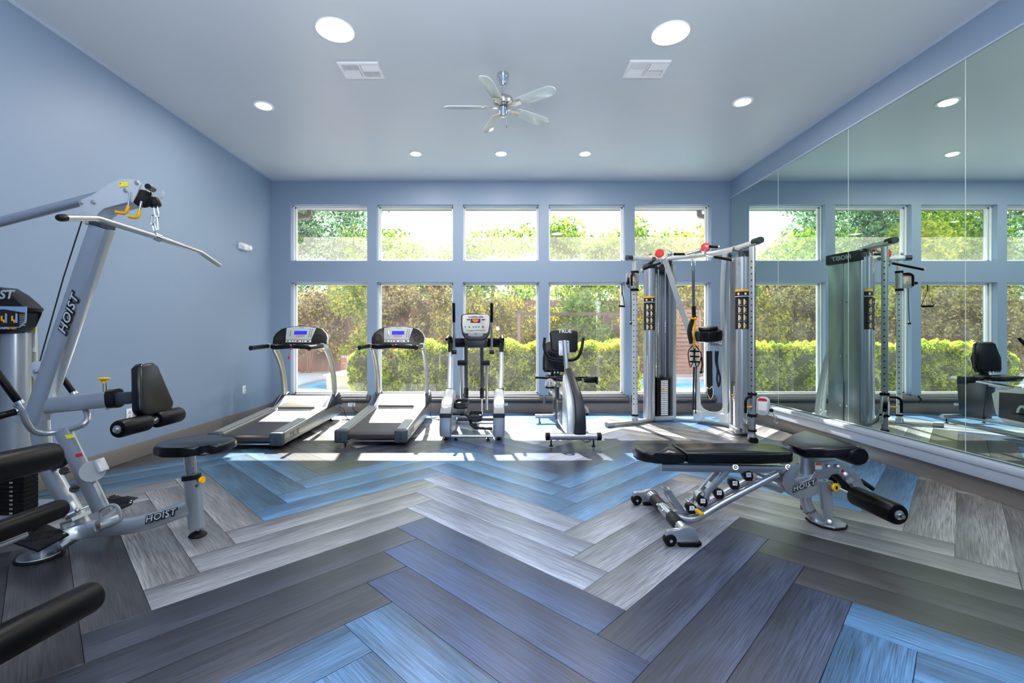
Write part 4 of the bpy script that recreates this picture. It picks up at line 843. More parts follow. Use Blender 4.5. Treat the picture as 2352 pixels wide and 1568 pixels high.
# ---------------------------------------------------------------- treadmills
def treadmill():
    t = Thing('treadmill', 'silver treadmill next to the left wall, in front of the first window', 'treadmill', (-2.675, 4.85, 0), group='treadmills facing the windows')
    l = t.l; O = t.o
    # local: x across, y from rear end (0) to hood (1.8)
    for s in (-1, 1):
        l().prism([(.03, .04), (1.8, .075), (1.83, .12), (1.83, .25), (1.76, .28), (1.25, .245), (.03, .168)], (s*.325, 0, 0), (0, 1, 0), (0, 0, 1), .13, b=.012).build('side_rail', 'champagne', O)
        r_ = l().prism([(.06, 0), (1.2, 0), (1.2, .006), (.06, .006)], (s*.318, 0, .1685), (0, 1, .0645), (0, -.0645, 1), .095, b=.002)
        for k in range(5): r_.prism([(.07, .006), (1.19, .006), (1.19, .009), (.07, .009)], (s*(.285+.016*k), 0, .1685), (0, 1, .0645), (0, -.0645, 1), .006)
        ra = r_.build('foot_rail', 'grey', O)
        c = l().box((s*.325, .03, .104), (.142, .075, .142), b=.018, seg=3).build('rear_cap', 'cap', O)
        for dz in (-.02, .02): l().cyl((s*.325, -.009, .104+dz), (s*.325, -.004, .104+dz), .007, n=10).build('cap_screw', 'black', c)
        l().lathe([(0, 0), (.035, 0), (.035, .008), (.012, .014), (.012, .05), (0, .05)], (s*.34, .2, 0), n=20).build('levelling_foot', 'rubber', O)
        l().lathe([(0, 0), (.035, 0), (.035, .008), (.012, .014), (.012, .08), (0, .08)], (s*.3, 1.65, 0), n=20).build('levelling_foot', 'rubber', O)
        # dark side fairing
        l().prism([(1.18, .2), (1.26, .24), (1.6, .37), (1.72, .4), (1.82, .32), (1.84, .2), (1.6, .24)], (s*.355, 0, 0), (0, 1, 0), (0, 0, 1), .085, b=.012).build('side_fairing', 'dark', O)
        # curved upright
        pts = smooth([(s*.35, 1.66, .3), (s*.352, 1.64, .52), (s*.352, 1.57, .75), (s*.35, 1.45, .93), (s*.345, 1.33, 1.04)], 5)
        l().sweep(pts, rrect(.048, .1, .02, 3), up=(0, 1, .3)).build('upright', 'champagne', O)
        l().bar([(s*.345, 1.36, 1.03), (s*.352, 1.2, 1.065)], .06, .07, r=.02).build('handle_joint', 'silver2', O)
        h = l().bar([(s*.352, 1.22, 1.06), (s*.355, .78, 1.045)], .042, .056, r=.02).build('side_handle', 'plastic', O)
        l().bar([(s*.355, .785, 1.045), (s*.355, .77, 1.0445)], .047, .06, r=.022).build('handle_cap', 'black', h)
    bl = l(); n = 10
    bl.prism([(.0, .075), (-.012, .095), (-.008, .125), (.012, .142), (.06, .146), (1.28, .225), (1.28, .205), (.06, .12), (.05, .08)], (0, 0.02, 0), (0, 1, 0), (0, 0, 1), .515, b=.004)
    bl.build('running_belt', 'belt', O)
    l().box((0, .02, .055), (.53, .02, .016)).build('rear_bar', 'steel', O)
    l().box((0, .95, .085), (.5, 1.7, .05)).build('deck_frame', 'black', O)
    hd = l().prism([(1.2, .215), (1.23, .235), (1.38, .285), (1.52, .345), (1.6, .36), (1.7, .34), (1.82, .26), (1.83, .1), (1.3, .1)], (0, 0, 0), (0, 1, 0), (0, 0, 1), .64, b=.015, seg=3).build('motor_hood', 'silver2', O)
    sl = math.atan2(.13, .32)
    m = Matrix.Translation((0, 1.222, .245)) @ Matrix.Rotation(math.atan2(.118, .29), 4, 'X')
    MB(m).prism([(-.24, 0)]+[(.24*math.cos(PI-PI*k/14), .2*math.sin(PI*k/14)) for k in range(1, 14)]+[(.24, 0)], (0, 0, .0), (1, 0, 0), (0, 1, 0), .03, b=.003).build('hood_badge', pbr('smoky_badge', '77736a', .3), O)
    # console
    co = [(-.355, -.02), (-.362, .06), (-.335, .13), (-.27, .19), (-.17, .222), (0, .235), (.17, .222), (.27, .19), (.335, .13), (.362, .06), (.355, -.02), (.2, -.035), (-.2, -.035)]
    cm = Matrix.Translation((0, 1.34, 1.105)) @ Matrix.Rotation(math.radians(68), 4, 'X')
    def K(): return MB(cm)
    cs = K().prism(co, (0, 0, 0), (1, 0, 0), (0, 1, 0), .055, b=.014, seg=3).build('console', 'plastic', O)
    K().prism([(-.368, .0), (-.372, .07), (-.34, .14), (-.275, .2), (-.17, .233), (0, .246), (.17, .233), (.275, .2), (.34, .14), (.372, .07), (.368, 0)], (0, 0, -.022), (1, 0, 0), (0, 1, 0), .05, b=.01).build('console_back', 'silver2', O)
    K().prism([(-.185, .028), (-.2, .2), (-.1, .217), (0, .222), (.1, .217), (.2, .2), (.155, .028)], (0, 0, .0285), (1, 0, 0), (0, 1, 0), .004, b=.001).build('console_face', 'lgrey', cs)
    K().box((0, .128, .0315), (.17, .055, .003), b=.001, seg=1).build('display', 'blue', cs)
    K().box((-.13, .12, .033), (.022, .075, .006), b=.002).build('heart_pad', 'steel', cs)
    for a in range(5):
        for b_ in range(2): K().lathe([(0, 0), (.007, 0), (.006, .003), (0, .003)], (.12+b_*.028+a*.001, .07+a*.026, .031), n=10).build('console_button', 'darkm', cs)
    K().box((0, .085, .0312), (.12, .008, .002)).build('printed_line', 'orange', cs); K().box((0, .07, .0312), (.1, .006, .002)).build('printed_line', 'grey', cs)
    st = K().box((-.01, .005, .0295), (.34, .03, .006), b=.003).build('key_strip', 'stick', cs)
    for x, c_, w_ in ((-.15, 'green', .036), (-.1, 'dark', .014), (-.065, 'dark', .014), (-.02, 'red', .036), (.035, 'dark', .014), (.065, 'dark', .014), (.12, 'dark', .036)): K().prism(ell(w_, .02, 14), (x, .005, .0335), (1, 0, 0), (0, 1, 0), .003).build('key', c_, cs)
    for s in (-1, 1):
        K().lathe([(.048, 0), (.05, .003), (.045, .004), (.04, -.002), (.0, -.003)], (s*.265, .055, .029), n=26).build('cup_holder', 'black', cs)
    text('TRUE', .022, 'dark', cm @ Matrix.Translation((0, .2, .0315)), cs, ext=.0006, space=1.3)
    # front grip bar
    g = smooth([(-.35, 1.25, 1.06), (-.25, 1.17, 1.045), (-.1, 1.13, 1.055), (0, 1.12, 1.06), (.1, 1.13, 1.055), (.25, 1.17, 1.045), (.35, 1.25, 1.06)], 4)
    gb = l().sweep(g, rrect(.045, .06, .015, 2)).build('grip_bar', 'plastic', O)
    for x0, x1 in ((-.23, -.12), (-.09, .0), (.02, .1), (.13, .23)):
        f_ = lambda x: (x, 1.12+abs(x)*.2-.024, 1.072-abs(x)*.04)
        l().bar([f_(x0), f_((x0+x1)/2), f_(x1)], .004, .026).build('pulse_sensor', 'steel', gb)
    l().box((0, 1.2, 1.05), (.5, .12, .03), b=.01).build('console_tray', 'plastic', O)
    sk = l().cyl((0.0, 1.09, 1.04), (.0, 1.085, 1.02), .012, n=12).tube(smooth([(0, 1.09, 1.03), (-.02, 1.07, .98), (-.025, 1.07, .93)], 3), .0025, 5).box((-.025, 1.07, .915), (.02, .015, .035), b=.004).build('safety_key', 'red', O)
    text('TRUE', .085, 'dark', frame((.3905, .3, .108), (0, 1, .035), (1, 0, 0)), O, ext=.0008, off=.001, sx=1.2)
    text('TRUE', .045, 'silp', frame((.322, .28, .1885), (0, 1, .0645), (0, -.0645, 1)), O, ext=.0006)
    return t
tm = treadmill()
tm2 = dup(tm.o, (-1.395, 5.0, 0), 0, 'silver treadmill second from the left wall, in front of the second window')
# power cords
def cord(lab, pts, r=.0045, coil=None):
    o = MB().tube(smooth(pts, 5), r, 7).build('power_cord', 'cable'); tag(o, lab, 'cord', 'power cords on the floor'); return o
def coil(c, r, n=3, z=.008):
    return [(c[0]+r*(1+.15*math.sin(k*1.7))*math.cos(k*.9), c[1]+r*.8*math.sin(k*.9), z+.006*(k % 7)) for k in range(int(n*7))]
cord('black power cord coiled beside the first treadmill, plugged into the back wall', [(-2.27, 6.5, .2), (-2.2, 6.5, .17), (-2.16, 6.5, .06)]+coil((-2.12, 6.4), .06, 3)+[(-2.1, 6.6, .012), (-2.12, 6.95, .01), at(812, 940, 7.12), at(810, 929, 7.155)])
cord('black power cord lying on the floor beside the second treadmill', [(-.99, 6.6, .1), (-.96, 6.58, .02)]+coil((-.9, 6.55), .045, 1.4)+[(-.75, 6.6, .01), (-.4, 6.75, .01), (.0, 6.95, .01), at(1156, 938, 7.12), at(1156, 929, 7.155)])

# ---------------------------------------------------------------- elliptical trainer
el = Thing('elliptical_trainer', 'silver and black elliptical trainer with upright arms before the middle window', 'elliptical', (-.31, 5.6, 0))
E_ = el.o; w = el.w
def c4(x, y, Y): return at(960+x/4.127, 680+y/4.127, Y)
EX = -.31
dr = [(5.3, .06), (5.28, .14), (5.285, .3), (5.31, .36), (5.4, .42), (5.52, .5), (5.66, .545), (5.82, .52), (5.95, .42), (6.02, .28), (6.0, .14), (5.9, .05), (5.7, .03), (5.4, .03)]
for s, x0 in ((-1, -.615), (1, -.005)):
    w().prism(dr, (x0+s*.0, 0, 0), (0, 1, 0), (0, 0, 1), .125, b=.045, seg=4).build('wheel_shroud', 'silver2', E_, ang=50)
    cap = w().prism([(5.255, .045), (5.245, .12), (5.25, .265), (5.33, .275), (5.36, .05)], (x0, 0, 0), (0, 1, 0), (0, 0, 1), .135, b=.025, seg=3).build('rear_cover', 'silver', E_)
    w().prism([(5.245, .262), (5.245, .31), (5.38, .335), (5.38, .27)], (x0, 0, 0), (0, 1, 0), (0, 0, 1), .137, b=.008).build('cover_band', 'dark', E_)
    w().prism([(5.25, .305), (5.27, .345), (5.33, .37), (5.4, .37), (5.38, .32)], (x0, 0, 0), (0, 1, 0), (0, 0, 1), .125, b=.01).build('cover_top', 'grey', E_)
    w().prism([(-.052, 0), (-.05, .04), (-.03, .07), (.03, .07), (.05, .04), (.052, 0)], (x0, 5.415, .385), (1, 0, 0), (0, .8, .6), .02, b=.004).build('inspection_panel', 'plastic', E_)
    for yy in (5.31, 5.95): w().lathe([(0, 0), (.026, 0), (.026, .01), (.012, .014), (.012, .05), (0, .05)], (x0, yy, 0), n=16).build('levelling_foot', 'rubber', E_)
    # fixed side pole with joint and handle
    px0 = x0+s*.02
    w().tube([(px0, 5.86, .5), (px0+s*.01, 6.0, .72), (px0+s*.01, 6.12, 1.02)], .03, 16, f=.2).build('side_pole', 'silver2', E_)
    w().cyl((px0, 5.85, .46), (px0, 5.87, .52), .042, n=18).build('pole_collar', 'plastic', E_)
    w().bar([(px0+s*.012, 6.1, .98), (px0+s*.012, 6.13, 1.1), (px0+s*.005, 6.1, 1.16)], .06, .07, r=.02).build('pole_joint', 'plastic', E_)
    w().tube([(px0+s*.01, 6.12, 1.14), (px0+s*.015, 6.08, 1.19), (px0+s*.02, 5.98, 1.19), (px0+s*.03, 5.82, 1.15)], .019, 12, f=.04).build('fixed_handle', 'foam', E_)
    # moving arm
    mx = -.415-.12 if s < 0 else -.205+.135
    mx = (343/4.127+960-1147)*6.02/1060 if s < 0 else (699/4.127+960-1147)*6.02/1060
    w().tube([(mx, 6.02, 1.02), (mx, 6.0, 1.2), (mx, 5.98, 1.37)], .016, 12).build('moving_arm', 'steel', E_)
    w().cyl((mx, 5.99, 1.36), (mx, 5.96, 1.62), .0195, n=16, b=.004).build('arm_grip', 'foam', E_)
    w().cyl((mx, 5.96, 1.615), (mx, 5.96, 1.635), .014, n=12).build('grip_cap', 'chrome', E_)
    w().cyl((mx-.03, 6.05, .98), (mx+.03, 6.05, .98), .03, n=16).build('arm_pivot', 'plastic', E_)
    # inner links
    lx = (455/4.127+960-1147)*6.1/1060 if s < 0 else (606/4.127+960-1147)*6.1/1060
    w().cyl((lx, 6.1, 1.06), (lx+s*.0, 6.15, .5), .024, n=16).build('inner_link', 'darkm', E_)
    ox = (405/4.127+960-1147)*6.15/1060 if s < 0 else (652/4.127+960-1147)*6.15/1060
    w().cyl((ox, 6.15, .83), (ox, 6.2, .3 if s < 0 else .2), .02, n=14).build('outer_link', 'steel', E_)
    w().bar([(ox-s*-.035, 6.14, .835), (lx, 6.12, .835)], .05, .075, r=.02).bar([(ox+s*.02, 6.14, .835), (lx-s*.02, 6.12, .835)], .06, .05, r=.02).build('link_clamp', 'plastic', E_)
    w().bar([(lx, 6.15, .5), (lx+s*.0, 6.15, .42), (lx, 6.14, .36)], .06, .06, r=.02).build('link_knuckle', 'plastic', E_)
    w().bar([(lx, 6.14, .37), (lx-s*.0, 6.1, .2)], .02, .035).build('link_tail', 'steel', E_)
# pedals
for (cx, cy, Y, hgt) in ((-.47, 0, 5.75, .33), (-.29, 0, 5.6, .2)):
    pm = w(); pm.prism(rrect(.165, .34, .05, 4), (cx, Y, hgt), (1, 0, 0), (0, 1, .05), .022, b=.006)
    o = pm.build('pedal', 'plastic', E_)
    w().sweep([(cx+a*.165/2, Y+b_*.17, hgt+.03) for a, b_ in ((-1, -.75), (-.7, -1), (.7, -1), (1, -.75), (1, .6), (.8, 1), (-.8, 1), (-1, .6))], rrect(.01, .05, .003, 1), closed=True).build('pedal_rim', 'dark', o)
    w().prism(rrect(.12, .28, .04, 3), (cx, Y, hgt+.014), (1, 0, 0), (0, 1, .05), .005).build('pedal_insert', 'rubber', o)
w().tube([(-.56, 5.5, .265), (-.46, 5.5, .268), (-.4, 5.5, .262), (-.345, 5.48, .22), (-.335, 5.46, .13), (-.25, 5.45, .105), (-.08, 5.45, .1)], .017, 12, f=.04).build('crank', 'black', E_)
w().bar([(-.47, 5.5, .265), (-.42, 5.5, .27)], .05, .05, r=.015).build('crank_hub', 'plastic', E_)
w().cyl((-.55, 5.29, .045), (-.07, 5.29, .045), .02, n=16).build('rear_crossbar', 'chrome', E_)
for x in (-.5, -.13): w().lathe([(0, 0), (.024, 0), (.022, .012), (.01, .016), (.01, .05), (0, .05)], (x, 5.29, 0), n=14).build('levelling_foot', 'rubber', E_)
w().bar([(-.62, 6.35, .05), (0, 6.35, .05)], .07, .05).bar([(-.31, 6.35, .05), (-.31, 5.9, .05)], .06, .05).bar([(-.58, 5.95, .08), (-.58, 6.35, .05)], .05, .05).bar([(-.04, 5.95, .08), (-.04, 6.35, .05)], .05, .05).build('front_frame', 'darkm', E_)
# yoke and console
yk = [(-.66, 6.13, 1.09), (-.6, 6.2, 1.1), (-.45, 6.26, 1.1), (-.31, 6.28, 1.1), (-.17, 6.26, 1.1), (-.02, 6.2, 1.1), (.04, 6.13, 1.09)]
w().sweep(smooth(yk, 4), rrect(.06, .125, .025, 3)).build('yoke', 'plastic', E_)
w().prism([(-.14, -.07), (-.16, .03), (-.12, .07), (.12, .07), (.16, .03), (.14, -.07)], (EX, 6.2, 1.1), (1, 0, 0), (0, .1, 1), .14, b=.02).build('yoke_cover', 'dark', E_)
w().bar([(EX, 6.22, 1.12), (EX, 6.24, 1.2)], .14, .08, r=.02, up=(0, 1, 0)).build('console_neck', 'plastic', E_)
km_ = el.inv @ Matrix.Translation((EX-.005, 6.19, 1.315)) @ Matrix.Rotation(math.radians(75), 4, 'X')
def KE(): return MB(km_)
ce = KE().prism([(-.2, .15), (-.17, .175), (0, .185), (.17, .175), (.2, .15), (.2, .02), (.185, -.1), (.14, -.17), (.08, -.19), (-.08, -.19), (-.14, -.17), (-.185, -.1), (-.2, .02)], (0, 0, 0), (1, 0, 0), (0, 1, 0), .06, b=.015, seg=3).build('console', 'dark', E_)
KE().prism([(-.18, .14), (-.16, .158), (0, .165), (.16, .158), (.18, .14), (.18, .02), (.165, -.08), (.14, -.1), (-.14, -.1), (-.165, -.08), (-.18, .02)], (0, 0, .031), (1, 0, 0), (0, 1, 0), .004, b=.001).build('console_face', 'lgrey', ce)
KE().box((-.005, .075, .034), (.13, .055, .004)).build('display', 'black', ce)
KE().prism([(-.045, .018), (.045, .018), (.03, -.012), (.01, -.02), (-.01, -.02), (-.03, -.012)], (-.005, .075, .0372), (1, 0, 0), (0, 1, 0), .002).build('display_graph', 'amber', ce)
for x in (-.1, .1): KE().box((x, .09, .034), (.045, .014, .004)).build('display_window', 'black', ce)
KE().box((0, .128, .034), (.2, .01, .003)).build('display_bar', 'black', ce)
for x in (-.07, .03): KE().box((x, .128, .0362), (.03, .008, .002)).build('lit_segment', 'orange', ce)
for x, c_, r_ in ((-.085, 'green', .014), (-.03, 'dark', .009), (.005, 'dark', .009), (.04, 'dark', .009), (.095, 'red', .014), (-.14, 'dark', .008), (-.15, 'blue', .0), (.12, 'grey', .0)):
    if r_: KE().lathe([(0, 0), (r_, 0), (r_*.8, .004), (0, .004)], (x, -.01, .033), n=16).build('key', c_, ce)
KE().box((0, -.06, .034), (.26, .004, .002)).build('printed_line', 'black', ce); KE().box((-.06, -.073, .034), (.05, .007, .002)).build('printed_line', 'orange', ce)
KE().prism([(-.1, -.105), (-.02, -.103), (0, -.12), (.02, -.103), (.1, -.105), (.095, -.14), (.05, -.15), (-.05, -.15), (-.095, -.14)], (0, 0, .034), (1, 0, 0), (0, 1, 0), .012, b=.003).build('reading_rack', 'grey', ce)

# ---------------------------------------------------------------- recumbent bike
bk = Thing('recumbent_bike', 'grey recumbent exercise bike facing the room, right of the elliptical', 'exercise bike', (.8, 5.6, 0))
K_ = bk.o; w = bk.w; KX = .8
w().cyl((.545, 5.0, .105), (1.06, 5.0, .105), .036, n=22).build('front_stabiliser', 'silver', K_)
for x0, x1 in ((.5, .548), (1.055, 1.103)): w().cyl((x0, 5.0, .105), (x1, 5.0, .105), .042, n=20, b=.006).build('stabiliser_cap', 'rubber', K_)
for x in (.56, 1.02): w().lathe([(0, 0), (.022, 0), (.02, .01), (.008, .014), (.008, .08), (0, .08)], (x, 5.0, 0), n=14).build('levelling_foot', 'rubber', K_)
sh = [(5.02, .1), (5.04, .3), (5.1, .5), (5.2, .68), (5.28, .76), (5.34, .74), (5.42, .62), (5.6, .56), (5.85, .52), (5.95, .45), (5.9, .2), (5.8, .1)]
w().prism(sh, (.795, 0, 0), (0, 1, 0), (0, 0, 1), .115, b=.012).build('body_shroud', 'silver2', K_)
w().prism([(5.45, .14), (5.42, .5), (5.85, .48), (5.86, .16)], (.795, 0, 0), (0, 1, 0), (0, 0, 1), .125, b=.004).build('side_cover', 'dark', K_)
# dark curved front spine
fr = smooth([(.87, 5.0, .1), (.875, 4.99, .3), (.865, 5.05, .5), (.825, 5.16, .68), (.785, 5.27, .82)], 5)
w().sweep(fr, rrect(.13, .05, .02, 3), up=(0, -1, 0), scale=[1.05-.028*k for k in range(len(fr))]).build('front_spine', 'dark', K_)
w().tube([(.775, 5.28, .72), (.762, 5.33, 1.0), (.755, 5.36, 1.14)], .026, 16).build('mast', 'silver', K_)
kc_ = bk.inv @ Matrix.Translation((.755, 5.4, 1.13)) @ Matrix.Rotation(math.radians(80), 4, 'X')
def KB(): return MB(kc_)
cb = KB().prism([(-.165, .1), (-.15, .125), (0, .14), (.15, .125), (.165, .1), (.155, -.1), (.13, -.13), (-.13, -.13), (-.155, -.1)], (0, 0, 0), (1, 0, 0), (0, 1, 0), .06, b=.018, seg=3).build('console', 'plastic', K_)
KB().prism(rrect(.125, .175, .01, 2), (-.005, -.085, .034), (1, 0, 0), (0, 1, 0), .008, b=.002).build('mounting_plate', 'silver', cb)
for a in (-.045, .045):
    for b_ in (-.15, -.02): KB().lathe([(0, 0), (.006, 0), (.004, .004), (0, .004)], (a-.005, b_, .038), n=8).build('bolt', 'black', cb)
text('TRUE', .052, 'stick', kc_ @ Matrix.Translation((.01, .112, .0315)), cb, ext=.001, off=.001, sx=1.25)
hb = [at(1251, 776, 5.5), at(1250, 800, 5.45), at(1262, 821, 5.4), at(1285, 826, 5.38), at(1318, 826, 5.38), at(1333, 810, 5.4), at(1340, 776, 5.5)]
w().tube(smooth(hb, 4), .0175, 12).build('handlebar', 'foam', K_)
# seat
sm_ = bk.inv @ Matrix.Translation((.745, 6.12, .9)) @ Matrix.Rotation(math.radians(82), 4, 'X')
MB(sm_).prism([(-.14, .19), (-.1, .215), (.08, .215), (.12, .19), (.165, 0), (.175, -.13), (.15, -.19), (-.15, -.19), (-.175, -.15), (-.17, 0)], (0, 0, 0), (1, 0, 0), (0, 1, 0), .07, b=.028, seg=4).build('seat_back', 'vinyl', K_, ang=60)
w().prism([(-.2, -.05), (-.17, -.14), (-.05, -.17), (.05, -.17), (.18, -.14), (.21, -.05), (.2, .12), (-.19, .12)], (.79, 5.93, .655), (1, 0, 0), (0, 1, 0), .07, b=.028, seg=4).build('seat_cushion', 'vinyl', K_, ang=60)
w().bar([(.745, 6.12, .62), (.745, 6.16, .75)], .12, .03, up=(0, 1, 0)).build('seat_bracket', 'plastic', K_)
for x in (.725, .765): w().cyl((x, 6.05, .7), (x, 6.05, .73), .012, n=12).build('seat_bolt', 'chrome', K_)
w().bar([(.79, 5.7, .54), (.79, 6.5, .6)], .1, .05).build('seat_rail', 'silver', K_)
w().prism([(6.0, .56), (6.4, .6), (6.36, .1), (6.05, .1)], (.795, 0, 0), (0, 1, 0), (0, 0, 1), .13, b=.015).build('seat_tower', 'darkm', K_)
for p_ in ([(.62, 6.05, .64), (.52, 5.95, .655), (.46, 5.8, .67)], [(.95, 6.05, .64), (1.05, 5.98, .655), (1.1, 5.82, .67)]): w().tube(p_, .014, 10, f=.03).build('seat_handle', 'plastic', K_)
w().box((1.17, 5.95, .63), (.16, .1, .085), b=.02).box((1.245, 5.93, .625), (.02, .12, .1), b=.006).build('bottle_holder', 'plastic', K_)
w().box((.99, 5.95, .63), (.14, .06, .03), b=.01).build('holder_bracket', 'plastic', K_)
w().cyl((.49, 6.33, .09), (1.12, 6.33, .09), .03, n=18).build('rear_stabiliser', 'silver', K_)
for x in (.55, 1.06): w().lathe([(0, 0), (.022, 0), (.02, .01), (.008, .014), (.008, .07), (0, .07)], (x, 6.33, 0), n=14).build('levelling_foot', 'rubber', K_)
w().bar([(.8, 5.05, .1), (.8, 6.33, .09)], .06, .05).build('base_rail', 'silver', K_)
# cranks and pedals
w().cyl((.68, 5.42, .45), (.93, 5.42, .45), .015, n=12).bar([(.685, 5.42, .45), (.68, 5.36, .6)], .015, .03, up=(1, 0, 0)).bar([(.92, 5.42, .45), (.925, 5.48, .3)], .015, .03, up=(1, 0, 0)).build('crank', 'darkm', K_)
for x, y, z in ((.585, 5.36, .6), (1.0, 5.48, .27)):
    pe = w().box((x, y, z), (.1, .1, .028), b=.006).build('pedal', 'plastic', K_)
    w().sweep([(x+.05*math.cos(t)*1.0, y-.01, z+.012+.075*math.sin(t)) for t in np.linspace(0, PI, 10)], rrect(.03, .004, .001, 1), up=(0, 1, 0)).build('pedal_strap', 'lgrey', pe)
w().tube(smooth([(.9, 5.2, .05), (.96, 5.18, .008), (1.05, 5.3, .008), (1.1, 5.8, .008), (1.2, 6.6, .008), (1.3, 7.0, .01)], 5), .004, 6).build('cord', 'cable', K_)
# ---------------------------------------------------------------- corner cable machine
cm_t = Thing('cable_machine', 'silver dual-tower cable machine in the corner between windows and mirrors', 'cable machine', (2.5, 5.9, 0))
Q = cm_t.o; w = cm_t.w
def c5(x, y, Y): return at(1380+x/2.9045, 520+y/2.9045, Y)
# curved base
bp = [(1.45, 6.05), (1.66, 6.14), (1.86, 6.24), (2.1, 6.4), (2.4, 6.48), (2.72, 6.36), (2.95, 6.12), (3.05, 5.85), (3.0, 5.55), (2.93, 5.36), (2.85, 5.2)]
w().sweep([V((p.x, p.y, .034)) for p in smooth([(*p, 0) for p in bp], 4)], rrect(.066, .052, .018, 3)).build('base_tube', 'silver', Q)
w().bar([(1.4, 6.03, .034), (1.5, 6.07, .034)], .078, .062, r=.02).build('foot_cap', 'grey', Q)
w().bar([(2.87, 5.26, .032), (2.83, 5.13, .03)], .09, .06, r=.02).build('foot_cap', 'rubber', Q)
w().tube([(2.98, 5.66, .05), (2.9, 5.42, .16), (2.86, 5.3, .2), (2.84, 5.25, .34)], .026, 12, f=.08).build('foot_brace', 'silver', Q)
# upright adjustment posts with holes
for nm, (x, y), zb in (('adjustment_post', (1.82, 6.2), .07), ('adjustment_post', (2.85, 5.2), .07)):
    d = V((-.7, -.72, 0)).normalized(); sd = V((d.y, -d.x, 0))
    p = w().bar([(x, y, zb), (x, y, 2.2)], .06, .06, up=tuple(d), r=.012).build(nm, 'steel' if x > 2 else 'silver2', Q)
    h = w()
    face = V((-.28, -.96, 0)) if x < 2 else V((-.46, -.89, 0))
    for fd in (d, V((d.y, -d.x, 0)), V((-d.y, d.x, 0))):
        for k in range(26):
            c = V((x, y, .28+k*.07))+fd*.0295; h.cyl(c, c+fd*.0012, .0085, n=10)
    ho = h.build('pin_holes', 'black', p); ho['kind'] = 'stuff'
    w().cyl((x, y, .03), (x, y, .09), .05, .042, n=20).build('post_foot', 'silver', Q)
    for z in (.13,): w().bar([(x, y, z-.012), (x, y, z+.012)], .078, .078, up=tuple(d), r=.014).build('bumper', 'rubber', Q)
# top ring beam
tb = [(1.74, 6.17), (1.82, 6.2), (2.05, 6.25), (2.3, 6.2), (2.6, 5.98), (2.76, 5.72), (2.83, 5.45), (2.85, 5.2), (2.86, 5.1)]
w().sweep([V((p.x, p.y, 2.235)) for p in smooth([(*p, 0) for p in tb], 4)], rrect(.075, .06, .02, 3)).build('top_beam', 'silver2', Q)
w().bar([(2.85, 5.16, 2.245), (2.86, 5.05, 2.245)], .085, .07, r=.03).build('beam_cap', 'dark', Q)
w().bar([(1.77, 6.18, 2.235), (1.7, 6.16, 2.235)], .085, .07, r=.03).build('beam_cap', 'dark', Q)
for a, b_ in (((2.08, 6.4), (2.08, 6.2)), ((2.87, 5.46), (2.78, 5.5)), ((2.9, 5.8), (2.76, 5.72)), ((2.4, 6.5), (2.3, 6.2))):
    w().bar([(a[0], a[1], 2.2), (b_[0], b_[1], 2.23)], .05, .05).build('top_strut', 'darkm', Q)
